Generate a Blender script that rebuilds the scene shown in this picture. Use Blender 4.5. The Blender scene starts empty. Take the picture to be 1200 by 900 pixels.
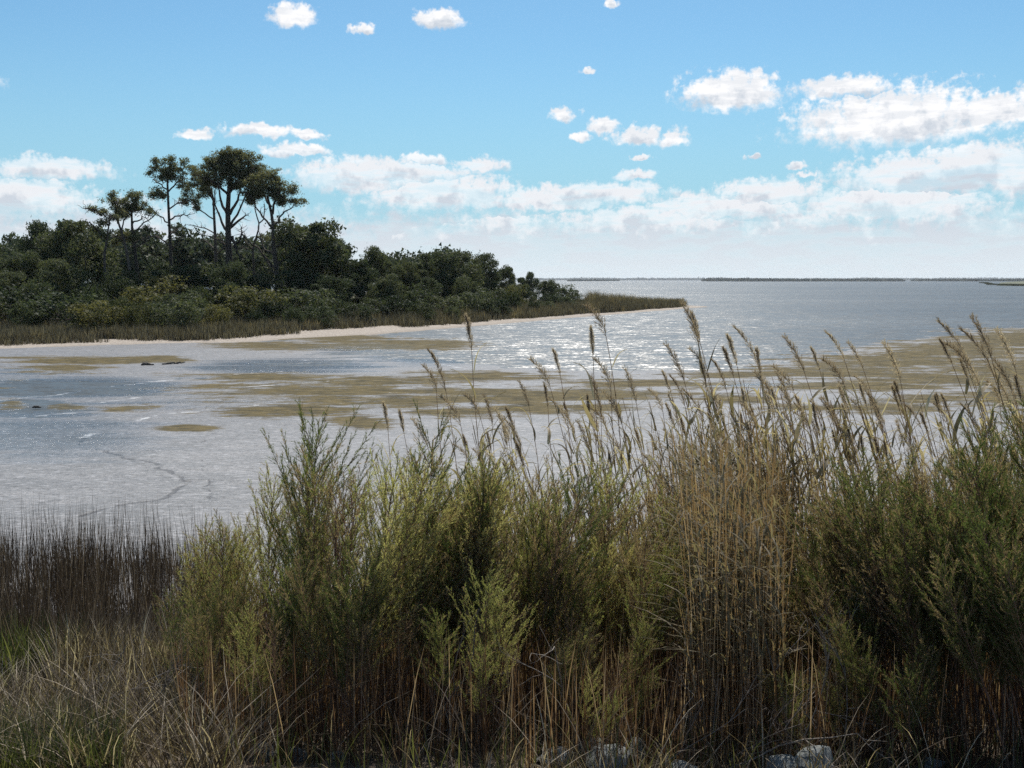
import bpy, math, random
import numpy as np
from mathutils import Vector, Matrix, Euler

random.seed(7)
rng = np.random.default_rng(7)
S = bpy.context.scene
C = S.collection
R = math.radians

# ------------------------------------------------------------------ camera
F = 1230.0                    # focal length in pixels of the 1200 px wide photograph
PITCH = math.atan(122 / F)    # horizon at y = 328
CAM = Vector((0, 0, 4.0))
cam_d = bpy.data.cameras.new('camera')
cam_d.sensor_width = 36
cam_d.lens = 36 * F / 1200
cam_d.clip_start = 0.1
cam_d.clip_end = 60000
cam = bpy.data.objects.new('camera', cam_d)
cam.location = CAM
cam.rotation_euler = (math.pi / 2 - PITCH, 0, 0)
C.objects.link(cam)
S.camera = cam

FWD = Vector((0, math.cos(PITCH), -math.sin(PITCH)))
UP = Vector((0, math.sin(PITCH), math.cos(PITCH)))


def ray(px, py):
    return FWD + Vector((1, 0, 0)) * ((px - 600) / F) + UP * ((450 - py) / F)


def at(px, py, Y):
    """point of the photograph (px, py) at distance Y along the ground"""
    d = ray(px, py)
    return CAM + d * (Y / d.y)


def onwater(px, py):
    d = ray(px, py)
    return CAM + d * (-CAM.z / d.z)


# ------------------------------------------------------------------ light
SUN_AZ, SUN_EL = R(6), R(55)
S.view_settings.view_transform = 'Standard'
S.view_settings.look = 'None'
S.view_settings.gamma = 1
S.view_settings.exposure = 0.35
sun_d = bpy.data.lights.new('sun', 'SUN')
sun_d.energy = 4.8
sun_d.angle = R(0.5)
sun_d.color = (1.0, 0.95, 0.88)
sun = bpy.data.objects.new('sun', sun_d)
to_sun = Vector((math.sin(SUN_AZ) * math.cos(SUN_EL), math.cos(SUN_AZ) * math.cos(SUN_EL), math.sin(SUN_EL)))
sun.rotation_euler = to_sun.to_track_quat('Z', 'Y').to_euler()
sun.location = (0, 0, 60)
C.objects.link(sun)

S.cycles.use_denoising = False
S.cycles.sample_clamp_indirect = 4.0
S.cycles.max_bounces = 5
S.cycles.diffuse_bounces = 3
S.cycles.glossy_bounces = 2
S.cycles.transmission_bounces = 3

world = bpy.data.worlds.new('World')
S.world = world
world.use_nodes = True


class NT:
    """tiny helper round a node tree"""
    dims = '3D'

    def __init__(s, tree):
        s.t = tree

    def n(s, typ, **kw):
        nd = s.t.nodes.new(typ)
        for k, v in kw.items():
            setattr(nd, k, v)
        return nd

    def put(s, sock, v):
        if isinstance(v, bpy.types.NodeSocket):
            s.t.links.new(v, sock)
        elif v is not None:
            sock.default_value = v

    def m(s, op, a=None, b=None, c=None, clamp=False):
        nd = s.n('ShaderNodeMath', operation=op, use_clamp=clamp)
        for i, v in enumerate((a, b, c)):
            s.put(nd.inputs[i], v)
        return nd.outputs[0]

    def mix(s, f, a, b, blend='MIX'):
        nd = s.n('ShaderNodeMix', data_type='RGBA', blend_type=blend)
        s.put(nd.inputs[0], f)
        s.put(nd.inputs[6], a)
        s.put(nd.inputs[7], b)
        return nd.outputs[2]

    def noise(s, vec, scale, detail=4, rough=0.5, dist=0.0, out=0):
        nd = s.n('ShaderNodeTexNoise', noise_dimensions=s.dims)
        s.put(nd.inputs['Vector'], vec)
        nd.inputs['Scale'].default_value = scale
        nd.inputs['Detail'].default_value = detail
        nd.inputs['Roughness'].default_value = rough
        nd.inputs['Distortion'].default_value = dist
        return nd.outputs[out]

    def sstep(s, v, a, b, lo=0.0, hi=1.0):
        nd = s.n('ShaderNodeMapRange', interpolation_type='SMOOTHSTEP')
        s.put(nd.inputs[0], v)
        for i, q in enumerate((a, b, lo, hi)):
            nd.inputs[i + 1].default_value = q
        return nd.outputs[0]

    def mapping(s, vec, scale=(1, 1, 1), loc=(0, 0, 0), rot=(0, 0, 0)):
        nd = s.n('ShaderNodeMapping')
        s.put(nd.inputs[0], vec)
        nd.inputs[1].default_value = loc
        nd.inputs[2].default_value = rot
        nd.inputs[3].default_value = scale
        return nd.outputs[0]


def c4(c):
    return (c[0], c[1], c[2], 1.0)


# ---- sky: Nishita sky with procedural cumulus laid out by azimuth and elevation
def azel(px, py):
    d = ray(px, py).normalized()
    return math.atan2(d.x, d.y), math.asin(d.z)


def blob_group():
    g = bpy.data.node_groups.new('cloud_blob', 'ShaderNodeTree')
    for nm, ty in (('V', 'NodeSocketVector'), ('F', 'NodeSocketFloat'), ('H', 'NodeSocketFloat'),
                   ('C', 'NodeSocketVector'), ('K', 'NodeSocketVector')):
        g.interface.new_socket(nm, in_out='INPUT', socket_type=ty)
    for nm in ('F', 'H'):
        g.interface.new_socket(nm, in_out='OUTPUT', socket_type='NodeSocketFloat')
    k = NT(g)
    gi, go = k.n('NodeGroupInput'), k.n('NodeGroupOutput')
    w = k.n('ShaderNodeVectorMath', operation='MULTIPLY_ADD')      # C holds -centre * scale, K the scale
    k.put(w.inputs[0], gi.outputs[0])
    k.put(w.inputs[1], gi.outputs[4])
    k.put(w.inputs[2], gi.outputs[3])
    w2_ = k.n('ShaderNodeVectorMath', operation='MULTIPLY')
    k.put(w2_.inputs[0], w.outputs[0])
    w2_.inputs[1].default_value = (1, -2.4, 1)
    w3_ = k.n('ShaderNodeVectorMath', operation='MAXIMUM')
    k.put(w3_.inputs[0], w.outputs[0])
    k.put(w3_.inputs[1], w2_.outputs[0])
    ln = k.n('ShaderNodeVectorMath', operation='LENGTH')
    k.put(ln.inputs[0], w3_.outputs[0])
    r = ln.outputs['Value']
    sp = k.n('ShaderNodeSeparateXYZ')
    k.put(sp.inputs[0], w.outputs[0])
    lt = k.m('LESS_THAN', r, gi.outputs[1])
    h = k.m('MULTIPLY_ADD', lt, k.m('SUBTRACT', sp.outputs[1], gi.outputs[2]), gi.outputs[2])
    k.put(go.inputs[0], k.m('MINIMUM', r, gi.outputs[1]))
    k.put(go.inputs[1], h)
    return g


CLOUDS = [  # px, py, half width, half height in the photograph
    (342, 24, 32, 20), (425, 36, 16, 9), (515, 28, 32, 17), (718, 6, 12, 6), (690, 86, 12, 6),
    (228, 160, 22, 10), (305, 157, 46, 14), (362, 160, 20, 9), (350, 180, 45, 12), (60, 203, 72, 19),
    (497, 190, 32, 9), (565, 197, 34, 14), (661, 138, 20, 14), (708, 152, 22, 15), (680, 164, 14, 9),
    (748, 165, 34, 17), (790, 166, 18, 15), (752, 184, 16, 5), (858, 117, 66, 34), (990, 108, 58, 19),
    (884, 185, 11, 6), (932, 196, 11, 9), (946, 206, 9, 6), (745, 208, 28, 10), (1050, 152, 125, 50), (700, 232, 100, 20), (900, 232, 80, 22), (1090, 215, 120, 36), (460, 208, 110, 22),
    (1165, 138, 60, 28), (1150, 205, 85, 38), (1205, 215, 60, 50), (1040, 246, 130, 34), (420, 215, 85, 32),
    (520, 235, 110, 34), (640, 240, 90, 22), (20, 240, 90, 34), (850, 250, 110, 26), (760, 262, 120, 22),
    (1260, 120, 70, 30), (1500, 60, 110, 42), (-120, 90, 90, 30), (-330, 160, 120, 40), (-200, 230, 150, 40), (1750, 150, 160, 60)]
k = NT(world.node_tree)
k.dims = '2D'
k.t.nodes.clear()
out = k.n('ShaderNodeOutputWorld')
bg = k.n('ShaderNodeBackground')
k.t.links.new(bg.outputs[0], out.inputs[0])
bg.inputs['Strength'].default_value = 0.1
tc = k.n('ShaderNodeTexCoord')
sp = k.n('ShaderNodeSeparateXYZ')
k.put(sp.inputs[0], tc.outputs['Generated'])
az = k.m('ARCTAN2', sp.outputs[0], sp.outputs[1])
el = k.m('ARCSINE', sp.outputs[2])
cmb = k.n('ShaderNodeCombineXYZ')
k.put(cmb.inputs[0], az)
k.put(cmb.inputs[1], el)
P = cmb.outputs[0]
wn = k.noise(P, 55, 3, 0.6, out=1)
w1 = k.n('ShaderNodeVectorMath', operation='SUBTRACT')
k.put(w1.inputs[0], wn)
w1.inputs[1].default_value = (0.5, 0.5, 0.5)
w2 = k.n('ShaderNodeVectorMath', operation='MULTIPLY_ADD')
k.put(w2.inputs[0], w1.outputs[0])
w2.inputs[1].default_value = (0.02, 0.014, 0)
k.put(w2.inputs[2], P)
PW = w2.outputs[0]
grp = blob_group()
Fv, Hv = 6.0, 0.0
for (cx, cy, rx, ry) in CLOUDS:
    a, e = azel(cx, cy)
    nd = k.n('ShaderNodeGroup', node_tree=grp)
    k.put(nd.inputs[0], PW)
    k.put(nd.inputs[1], Fv)
    k.put(nd.inputs[2], Hv)
    kx, ky = F / (rx * 1.15), F / (ry * 1.15)
    nd.inputs[3].default_value = (-a * kx, -e * ky, 0)
    nd.inputs[4].default_value = (kx, ky, 0)
    Fv, Hv = nd.outputs[0], nd.outputs[1]
Fv = k.m('SUBTRACT', 1.0, Fv)
# scattered cumulus higher up, beyond the frame, and the belt of cloud near the horizon
n_high = k.noise(k.mapping(P, (3.0, 7.0, 1)), 1.6, 4, 0.55)
hi = k.m('MULTIPLY', k.m('SUBTRACT', n_high, 0.56), 6.0)
hi = k.m('SUBTRACT', hi, k.sstep(el, 0.27, 0.36, 6.0, 0.0))
n_edge = k.noise(k.mapping(P, (6.0, 1.0, 1)), 2.2, 3, 0.5)
top = k.m('ADD', 0.055, k.m('MULTIPLY', n_edge, 0.04))
belt = k.m('MULTIPLY', k.m('SUBTRACT', top, el), 22.0)
fine = k.noise(P, 95, 5, 0.58)
streak = k.noise(k.mapping(P, (9, 42, 1)), 2.2, 5, 0.6)
Fall = k.m('MAXIMUM', k.m('MAXIMUM', Fv, hi), belt)
finer = k.noise(P, 300, 2, 0.6)
dens = k.m('ADD', Fall, k.m('ADD', k.m('MULTIPLY', k.m('SUBTRACT', fine, 0.5), 0.95), k.m('MULTIPLY', k.m('SUBTRACT', finer, 0.5), 0.22)))
# crisp towards the lit tops, frayed underneath
edge = k.sstep(Hv, -0.3, 0.5, 0.75, 0.42)
mr = k.n('ShaderNodeMapRange', interpolation_type='SMOOTHSTEP')
k.put(mr.inputs[0], dens)
mr.inputs[1].default_value = 0.04
k.put(mr.inputs[2], edge)
mask = mr.outputs[0]
# belt is broken: thinner places let blue through
thin = k.sstep(streak, 0.36, 0.6, 0.55, 1.0)
mask = k.m('MULTIPLY', mask, k.m('MAXIMUM', thin, k.sstep(el, 0.06, 0.13)))
sh1 = k.sstep(k.m('ADD', k.m('MULTIPLY', Hv, -0.75), k.m('ADD', k.m('MULTIPLY', Fall, 0.6), k.m('MULTIPLY', k.m('SUBTRACT', k.noise(P, 42, 4, 0.6), 0.5), 2.4))), 0.15, 0.8)
sh2 = k.sstep(streak, 0.40, 0.60)
shade = k.m('MULTIPLY', k.m('ADD', k.m('MULTIPLY', sh1, 0.75), k.m('MULTIPLY', sh2, 0.45)), 0.9, clamp=True)
ccol = k.mix(shade, (8.0, 8.0, 8.1, 1), (4.9, 5.35, 5.95, 1))
sky = k.n('ShaderNodeTexSky', sky_type='NISHITA', sun_disc=False, sun_elevation=SUN_EL, sun_rotation=SUN_AZ)
sky.altitude = 0
sky.air_density = 1.0
sky.dust_density = 0.6
sky.ozone_density = 1.6
skyc = k.mix(1.0, sky.outputs[0], (0.50, 0.76, 0.85, 1), 'MULTIPLY')
skyc = k.mix(k.sstep(el, 0.0, 0.24, 0.85, 0.0), skyc, (2.75, 4.9, 6.2, 1))
col = k.mix(mask, skyc, ccol)
hz = k.sstep(el, -0.01, 0.075, 0.85, 0.0)
col = k.mix(hz, col, (6.1, 6.75, 7.15, 1))
k.put(bg.inputs[0], col)

# ------------------------------------------------------------------ mesh helpers
class MB:
    """collects triangles from numpy arrays"""
    def __init__(s):
        s.v, s.f, s.n = [], [], 0

    def add(s, v, f):
        v = np.asarray(v, float).reshape(-1, 3)
        f = np.asarray(f, int).reshape(-1, 3)
        s.v.append(v)
        s.f.append(f + s.n)
        s.n += len(v)

    def tris(s, a, b, c):
        n = len(a)
        v = np.stack([a, b, c], 1).reshape(-1, 3)
        s.add(v, np.arange(n * 3).reshape(-1, 3))

    def tube(s, pts, rad, sides=5, cap=True):
        pts = np.asarray(pts, float)
        n = len(pts)
        rad = np.broadcast_to(np.asarray(rad, float), (n,))
        t = np.gradient(pts, axis=0)
        t /= np.linalg.norm(t, axis=1)[:, None] + 1e-9
        ref = np.array([0.31, 0.95, 0.05]) if abs(t[0][2]) > 0.5 else np.array([0, 0, 1.0])
        u = np.cross(t, ref)
        u /= np.linalg.norm(u, axis=1)[:, None] + 1e-9
        w = np.cross(t, u)
        a = np.arange(sides) * 2 * math.pi / sides
        ring = pts[:, None] + rad[:, None, None] * (np.cos(a)[None, :, None] * u[:, None] + np.sin(a)[None, :, None] * w[:, None])
        v = ring.reshape(-1, 3)
        i = np.arange(n - 1)[:, None] * sides
        j = np.arange(sides)[None]
        j2 = (j + 1) % sides
        q = np.stack([i + j, i + j2, i + sides + j2, i + sides + j], -1).reshape(-1, 4)
        f = np.concatenate([q[:, [0, 1, 2]], q[:, [0, 2, 3]]])
        s.add(v, f)

    def build(s, name, mat, parent=None, smooth=False):
        me = mesh_from(name, np.concatenate(s.v), np.concatenate(s.f), mat, smooth)
        return link(name, me, parent)


def mesh_from(name, v, f, mat, smooth=False, attrs=None):
    me = bpy.data.meshes.new(name)
    v = np.ascontiguousarray(v, dtype=np.float32)
    f = np.ascontiguousarray(f, dtype=np.int32)
    k_ = f.shape[1]
    me.vertices.add(len(v))
    me.vertices.foreach_set('co', v.ravel())
    me.loops.add(f.size)
    me.loops.foreach_set('vertex_index', f.ravel())
    me.polygons.add(len(f))
    me.polygons.foreach_set('loop_start', np.arange(len(f), dtype=np.int32) * k_)
    if smooth:
        me.polygons.foreach_set('use_smooth', np.ones(len(f), dtype=bool))
    for nm, arr in (attrs or {}).items():
        a = me.attributes.new(nm, 'FLOAT', 'POINT')
        a.data.foreach_set('value', np.ascontiguousarray(arr, dtype=np.float32).ravel())
    me.update(calc_edges=True)
    me.materials.append(mat)
    return me


def link(name, me, parent=None):
    o = bpy.data.objects.new(name, me)
    C.objects.link(o)
    if parent:
        o.parent = parent
    return o


def tag(o, label, cat, group=None, kind=None):
    if label:
        o['label'] = label
    if cat:
        o['category'] = cat
    if group:
        o['group'] = group
    if kind:
        o['kind'] = kind
    return o


def thing(name, label, cat, loc=(0, 0, 0), rz=0.0, group=None, scale=1.0):
    o = bpy.data.objects.new(name, None)
    C.objects.link(o)
    o.location = loc
    o.rotation_euler = (0, 0, rz)
    o.scale = (scale,) * 3
    o.empty_display_size = 0.1
    return tag(o, label, cat, group)


def unit(v):
    return v / (np.linalg.norm(v, axis=-1, keepdims=True) + 1e-9)


def hash2(ix, iy, seed):
    h = (ix * 374761393 + iy * 668265263 + seed * 974711) & 0x7fffffff
    h = ((h ^ (h >> 13)) * 1274126177) & 0x7fffffff
    h = h ^ (h >> 16)
    return (h & 0xffff) / 65535.0


def vnoise(x, y, seed=0):
    ix, iy = np.floor(x).astype(np.int64), np.floor(y).astype(np.int64)
    fx, fy = x - ix, y - iy
    fx, fy = fx * fx * (3 - 2 * fx), fy * fy * (3 - 2 * fy)
    a, b = hash2(ix, iy, seed), hash2(ix + 1, iy, seed)
    c, d = hash2(ix, iy + 1, seed), hash2(ix + 1, iy + 1, seed)
    return (a * (1 - fx) + b * fx) * (1 - fy) + (c * (1 - fx) + d * fx) * fy


def fbm(x, y, seed=0, octv=5, gain=0.5):
    s_, amp, tot = 0, 1.0, 0
    for i in range(octv):
        s_ = s_ + amp * vnoise(x * 2 ** i + 17.3 * i, y * 2 ** i - 9.1 * i, seed + i)
        tot += amp
        amp *= gain
    return s_ / tot


# ------------------------------------------------------------------ materials
def new_mat(name):
    m = bpy.data.materials.new(name)
    m.use_nodes = True
    m.node_tree.nodes.clear()
    return m, NT(m.node_tree)


def leaf_mat(name, c1, c2, c3=None, transl=0.35, rough=0.65, obj_var=0.35, spec=0.15, mid=0.55):
    """thin foliage: colour varies leaf by leaf and plant by plant, part of the light passes through"""
    m, q = new_mat(name)
    geo = q.n('ShaderNodeNewGeometry')
    oi = q.n('ShaderNodeObjectInfo')
    ramp = q.n('ShaderNodeValToRGB')
    cs = [c1, c2] + ([c3] if c3 else [])
    ramp.color_ramp.elements[0].color = c4(cs[0])
    ramp.color_ramp.elements[1].color = c4(cs[-1])
    if c3:
        e_ = ramp.color_ramp.elements.new(mid)
        e_.color = c4(cs[1])
    fac = q.m('ADD', q.m('MULTIPLY', geo.outputs['Random Per Island'], 1 - obj_var), q.m('MULTIPLY', oi.outputs['Random'], obj_var))
    q.put(ramp.inputs[0], fac)
    b = q.n('ShaderNodeBsdfPrincipled')
    q.put(b.inputs['Base Color'], ramp.outputs[0])
    b.inputs['Roughness'].default_value = rough
    b.inputs['Specular IOR Level'].default_value = spec
    t = q.n('ShaderNodeBsdfTranslucent')
    q.put(t.inputs[0], q.mix(1.0, ramp.outputs[0], (1.25, 1.25, 0.8, 1), 'MULTIPLY'))
    mx = q.n('ShaderNodeMixShader')
    mx.inputs[0].default_value = transl
    q.put(mx.inputs[1], b.outputs[0])
    q.put(mx.inputs[2], t.outputs[0])
    o = q.n('ShaderNodeOutputMaterial')
    q.put(o.inputs[0], mx.outputs[0])
    return m


def bark_mat(name, c1, c2, scale=20, rough=0.9):
    m, q = new_mat(name)
    tc_ = q.n('ShaderNodeTexCoord')
    n_ = q.noise(q.mapping(tc_.outputs['Object'], (1, 1, 0.25)), scale, 6, 0.65)
    oi = q.n('ShaderNodeObjectInfo')
    f = q.m('ADD', q.m('MULTIPLY', n_, 0.8), q.m('MULTIPLY', oi.outputs['Random'], 0.3))
    b = q.n('ShaderNodeBsdfPrincipled')
    q.put(b.inputs['Base Color'], q.mix(q.sstep(f, 0.3, 0.8), c4(c1), c4(c2)))
    b.inputs['Roughness'].default_value = rough
    b.inputs['Specular IOR Level'].default_value = 0.2
    bp = q.n('ShaderNodeBump')
    bp.inputs['Strength'].default_value = 0.6
    bp.inputs['Distance'].default_value = 0.02
    q.put(bp.inputs['Height'], n_)
    q.put(b.inputs['Normal'], bp.outputs[0])
    o = q.n('ShaderNodeOutputMaterial')
    q.put(o.inputs[0], b.outputs[0])
    return m


M = {}
M['pine'] = leaf_mat('pine_needles', (0.065, 0.078, 0.042), (0.13, 0.135, 0.075), (0.22, 0.205, 0.12), 0.45, obj_var=0.3)
M['oak'] = leaf_mat('evergreen_oak_leaves', (0.035, 0.050, 0.028), (0.070, 0.085, 0.045), (0.12, 0.125, 0.065), 0.38, obj_var=0.45)
M['bush'] = leaf_mat('bush_leaves', (0.022, 0.034, 0.020), (0.050, 0.062, 0.030), (0.165, 0.15, 0.060), 0.38, obj_var=0.8)
M['wood_far'] = leaf_mat('far_wood_leaves', (0.035, 0.050, 0.033), (0.060, 0.078, 0.048), (0.09, 0.10, 0.062), 0.3, obj_var=0.0)
M['marsh'] = leaf_mat('marsh_shrub', (0.060, 0.052, 0.040), (0.115, 0.100, 0.074), (0.20, 0.18, 0.14), 0.3, obj_var=0.0)
M['tawny'] = leaf_mat('tawny_grass', (0.13, 0.10, 0.055), (0.24, 0.19, 0.11), (0.33, 0.27, 0.17), 0.35, obj_var=0.0)
M['bark'] = bark_mat('pine_bark', (0.045, 0.036, 0.030), (0.11, 0.09, 0.075), 3)
M['feather'] = leaf_mat('feathery_leaves', (0.20, 0.235, 0.08), (0.36, 0.37, 0.15), (0.55, 0.48, 0.26), 0.52, obj_var=0.7)
M['feather_dark'] = leaf_mat('feathery_dark_leaves', (0.07, 0.10, 0.034), (0.12, 0.155, 0.052), (0.19, 0.20, 0.08), 0.45, obj_var=0.7)
M['seed'] = leaf_mat('seed_fluff', (0.18, 0.13, 0.08), (0.30, 0.23, 0.14), (0.45, 0.36, 0.24), 0.45, obj_var=0.3)
M['stem'] = bark_mat('shrub_stem', (0.11, 0.060, 0.045), (0.30, 0.18, 0.13), 30)
M['grey_twig'] = bark_mat('bare_twig', (0.10, 0.082, 0.07), (0.25, 0.22, 0.19), 40)
M['cane'] = leaf_mat('reed_cane', (0.20, 0.115, 0.060), (0.40, 0.255, 0.14), (0.62, 0.47, 0.31), 0.3, obj_var=0.4)
M['reed_leaf'] = leaf_mat('reed_leaf_dry', (0.11, 0.095, 0.06), (0.30, 0.25, 0.17), (0.62, 0.54, 0.42), 0.4, obj_var=0.8, mid=0.5)
M['plume'] = leaf_mat('reed_plume', (0.17, 0.130, 0.112), (0.33, 0.265, 0.23), (0.56, 0.47, 0.41), 0.5, obj_var=0.5)
M['rush'] = leaf_mat('dark_rush', (0.028, 0.020, 0.016), (0.075, 0.054, 0.044), (0.26, 0.20, 0.165), 0.2, obj_var=0.0, mid=0.72)
M['dry'] = leaf_mat('dry_grass', (0.045, 0.034, 0.025), (0.15, 0.118, 0.086), (0.66, 0.56, 0.43), 0.35, obj_var=0.0, mid=0.75)
M['brown_cane'] = leaf_mat('brown_dead_stems', (0.055, 0.030, 0.020), (0.18, 0.105, 0.068), (0.50, 0.36, 0.25), 0.3, obj_var=0.0, mid=0.66)
M['green_grass'] = leaf_mat('green_grass', (0.04, 0.050, 0.020), (0.075, 0.090, 0.03), (0.15, 0.16, 0.06), 0.35, obj_var=0.0)


def water_mat():
    m, q = new_mat('bay_water')
    geo = q.n('ShaderNodeNewGeometry')
    p = geo.outputs['Position']
    # wave slopes taken straight from vector noise, so that the chop keeps its steepness far away;
    # added lean of every normal towards the near bank, to darken the mirrored sky
    gust = q.noise(q.mapping(p, (0.35, 1.0, 1)), 0.028, 4, 0.6)

    def centred(v, kx, ky):
        a1 = q.n('ShaderNodeVectorMath', operation='SUBTRACT')
        q.put(a1.inputs[0], v)
        a1.inputs[1].default_value = (0.5, 0.5, 0.5)
        a2 = q.n('ShaderNodeVectorMath', operation='MULTIPLY')
        q.put(a2.inputs[0], a1.outputs[0])
        a2.inputs[1].default_value = (kx, ky, 0)
        return a2.outputs[0]
    s1 = centred(q.noise(q.mapping(p, (0.7, 1.2, 1)), 6.5, 3, 0.65, 0.2, out=1), 0.75, 0.95)
    s2 = centred(q.noise(q.mapping(p, (0.7, 1.4, 1), rot=(0, 0, 0.35)), 0.9, 3, 0.6, out=1), 0.42, 0.65)
    ad = q.n('ShaderNodeVectorMath', operation='ADD')
    q.put(ad.inputs[0], s1)
    q.put(ad.inputs[1], s2)
    sc_ = q.n('ShaderNodeVectorMath', operation='SCALE')
    q.put(sc_.inputs[0], ad.outputs[0])
    q.put(sc_.inputs['Scale'], q.sstep(gust, 0.3, 0.7, 0.75, 1.2))
    ad2 = q.n('ShaderNodeVectorMath', operation='ADD')
    q.put(ad2.inputs[0], sc_.outputs[0])
    ad2.inputs[1].default_value = (0, -0.2, 1)
    nr = q.n('ShaderNodeVectorMath', operation='NORMALIZE')
    q.put(nr.inputs[0], ad2.outputs[0])
    b = q.n('ShaderNodeBsdfPrincipled')
    # turbid shallow sound water: murky grey-green body under the surface reflection
    q.put(b.inputs['Base Color'], q.mix(q.sstep(gust, 0.35, 0.65), (0.075, 0.080, 0.076, 1), (0.10, 0.102, 0.094, 1)))
    b.inputs['Roughness'].default_value = 0.32
    b.inputs['IOR'].default_value = 1.333
    q.put(b.inputs['Normal'], nr.outputs[0])
    o = q.n('ShaderNodeOutputMaterial')
    q.put(o.inputs[0], b.outputs[0])
    return m


def flat_mat():
    m, q = new_mat('tidal_flat')
    geo = q.n('ShaderNodeNewGeometry')
    p = geo.outputs['Position']
    sp_ = q.n('ShaderNodeSeparateXYZ')
    q.put(sp_.inputs[0], p)
    al = q.n('ShaderNodeAttribute', attribute_name='algae').outputs['Fac']
    tr = q.n('ShaderNodeAttribute', attribute_name='trail').outputs['Fac']
    wt = q.n('ShaderNodeAttribute', attribute_name='wet').outputs['Fac']
    n1 = q.noise(q.mapping(p, (0.35, 1.3, 1)), 1.3, 6, 0.65)
    n2 = q.noise(p, 9.0, 5, 0.65)
    n3 = q.noise(q.mapping(p, (0.7, 1.2, 1)), 20.0, 4, 0.7)
    n4 = q.noise(q.mapping(p, (0.12, 1.0, 1), rot=(0, 0, -0.08)), 0.7, 5, 0.6)
    mud = q.mix(q.sstep(n2, 0.3, 0.75), (0.115, 0.112, 0.112, 1), (0.20, 0.193, 0.190, 1))
    mud = q.mix(q.sstep(n1, 0.35, 0.7), mud, (0.165, 0.157, 0.160, 1))
    wet = q.m('MULTIPLY', q.sstep(q.m('ADD', wt, q.m('MULTIPLY', q.m('SUBTRACT', n4, 0.5), 1.1)), 0.35, 0.75), 1.0)
    mud = q.mix(wet, mud, (0.06, 0.068, 0.08, 1))
    n5 = q.noise(q.mapping(p, (0.55, 1.5, 1)), 7.5, 4, 0.7)
    front = q.sstep(sp_.outputs[1], 34, 19)
    mud = q.mix(front, mud, q.mix(q.sstep(n2, 0.3, 0.75), (0.155, 0.150, 0.148, 1), (0.25, 0.242, 0.238, 1)))
    n6 = q.noise(q.mapping(p, (0.45, 0.8, 1)), 0.9, 9, 0.72, 0.4)
    n7 = q.noise(q.mapping(p, (0.5, 1.1, 1), (3, 7, 0)), 2.4, 7, 0.75)
    mud = q.mix(q.m('MULTIPLY', q.sstep(n6, 0.62, 0.42), 0.55), mud, (0.10, 0.10, 0.10, 1))
    speck = q.m('MAXIMUM', q.sstep(n3, 0.6, 0.68), q.m('MAXIMUM', q.sstep(n5, 0.57, 0.63), q.sstep(n7, 0.58, 0.66)))
    mud = q.mix(q.m('MULTIPLY', q.sstep(n5, 0.46, 0.36), 0.6), mud, (0.36, 0.35, 0.355, 1))
    mud = q.mix(q.m('MULTIPLY', speck, 0.78), mud, (0.07, 0.066, 0.062, 1))
    asum = q.m('ADD', al, q.m('ADD', q.m('MULTIPLY', q.m('SUBTRACT', n1, 0.5), 1.5), q.m('MULTIPLY', q.m('SUBTRACT', n2, 0.5), 1.3)))
    asum = q.m('ADD', asum, q.m('MULTIPLY', q.m('SUBTRACT', n6, 0.5), 4.5))
    asum = q.m('ADD', asum, q.m('MULTIPLY', q.m('SUBTRACT', n7, 0.5), 3.0))
    amask = q.sstep(asum, -0.1, 1.0)
    algae = q.mix(q.sstep(n7, 0.36, 0.62), (0.038, 0.031, 0.010, 1), (0.130, 0.098, 0.036, 1))
    col_ = q.mix(q.m('MULTIPLY', amask, 0.9), mud, algae)
    tmask = q.sstep(q.m('ADD', tr, q.m('MULTIPLY', q.m('SUBTRACT', n2, 0.5), 0.8)), 0.35, 0.7)
    col_ = q.mix(q.m('MULTIPLY', tmask, 0.8), col_, (0.045, 0.042, 0.042, 1))
    fo = q.n('ShaderNodeAttribute', attribute_name='pale_streak').outputs['Fac']
    fm = q.sstep(q.m('ADD', fo, q.m('MULTIPLY', q.m('SUBTRACT', n7, 0.5), 4.0)), 0.5, 0.9)
    col_ = q.mix(q.m('MULTIPLY', fm, 0.85), col_, (0.45, 0.45, 0.45, 1))
    b = q.n('ShaderNodeBsdfPrincipled')
    q.put(b.inputs['Base Color'], col_)
    rg = q.m('ADD', 0.5, q.m('MULTIPLY', wet, -0.28))
    q.put(b.inputs['Roughness'], q.m('ADD', rg, q.m('MULTIPLY', amask, 0.25)))
    b.inputs['IOR'].default_value = 1.36
    q.put(b.inputs['Specular IOR Level'], q.m('SUBTRACT', 0.5, q.m('MULTIPLY', amask, 0.42)))
    bp = q.n('ShaderNodeBump')
    bp.inputs['Strength'].default_value = 0.9
    bp.inputs['Distance'].default_value = 0.05
    q.put(bp.inputs['Height'], q.m('ADD', q.m('MULTIPLY', n2, 0.6), q.m('ADD', q.m('MULTIPLY', n3, 0.25), q.m('MULTIPLY', amask, 0.35))))
    q.put(b.inputs['Normal'], bp.outputs[0])
    o = q.n('ShaderNodeOutputMaterial')
    q.put(o.inputs[0], b.outputs[0])
    return m


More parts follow.
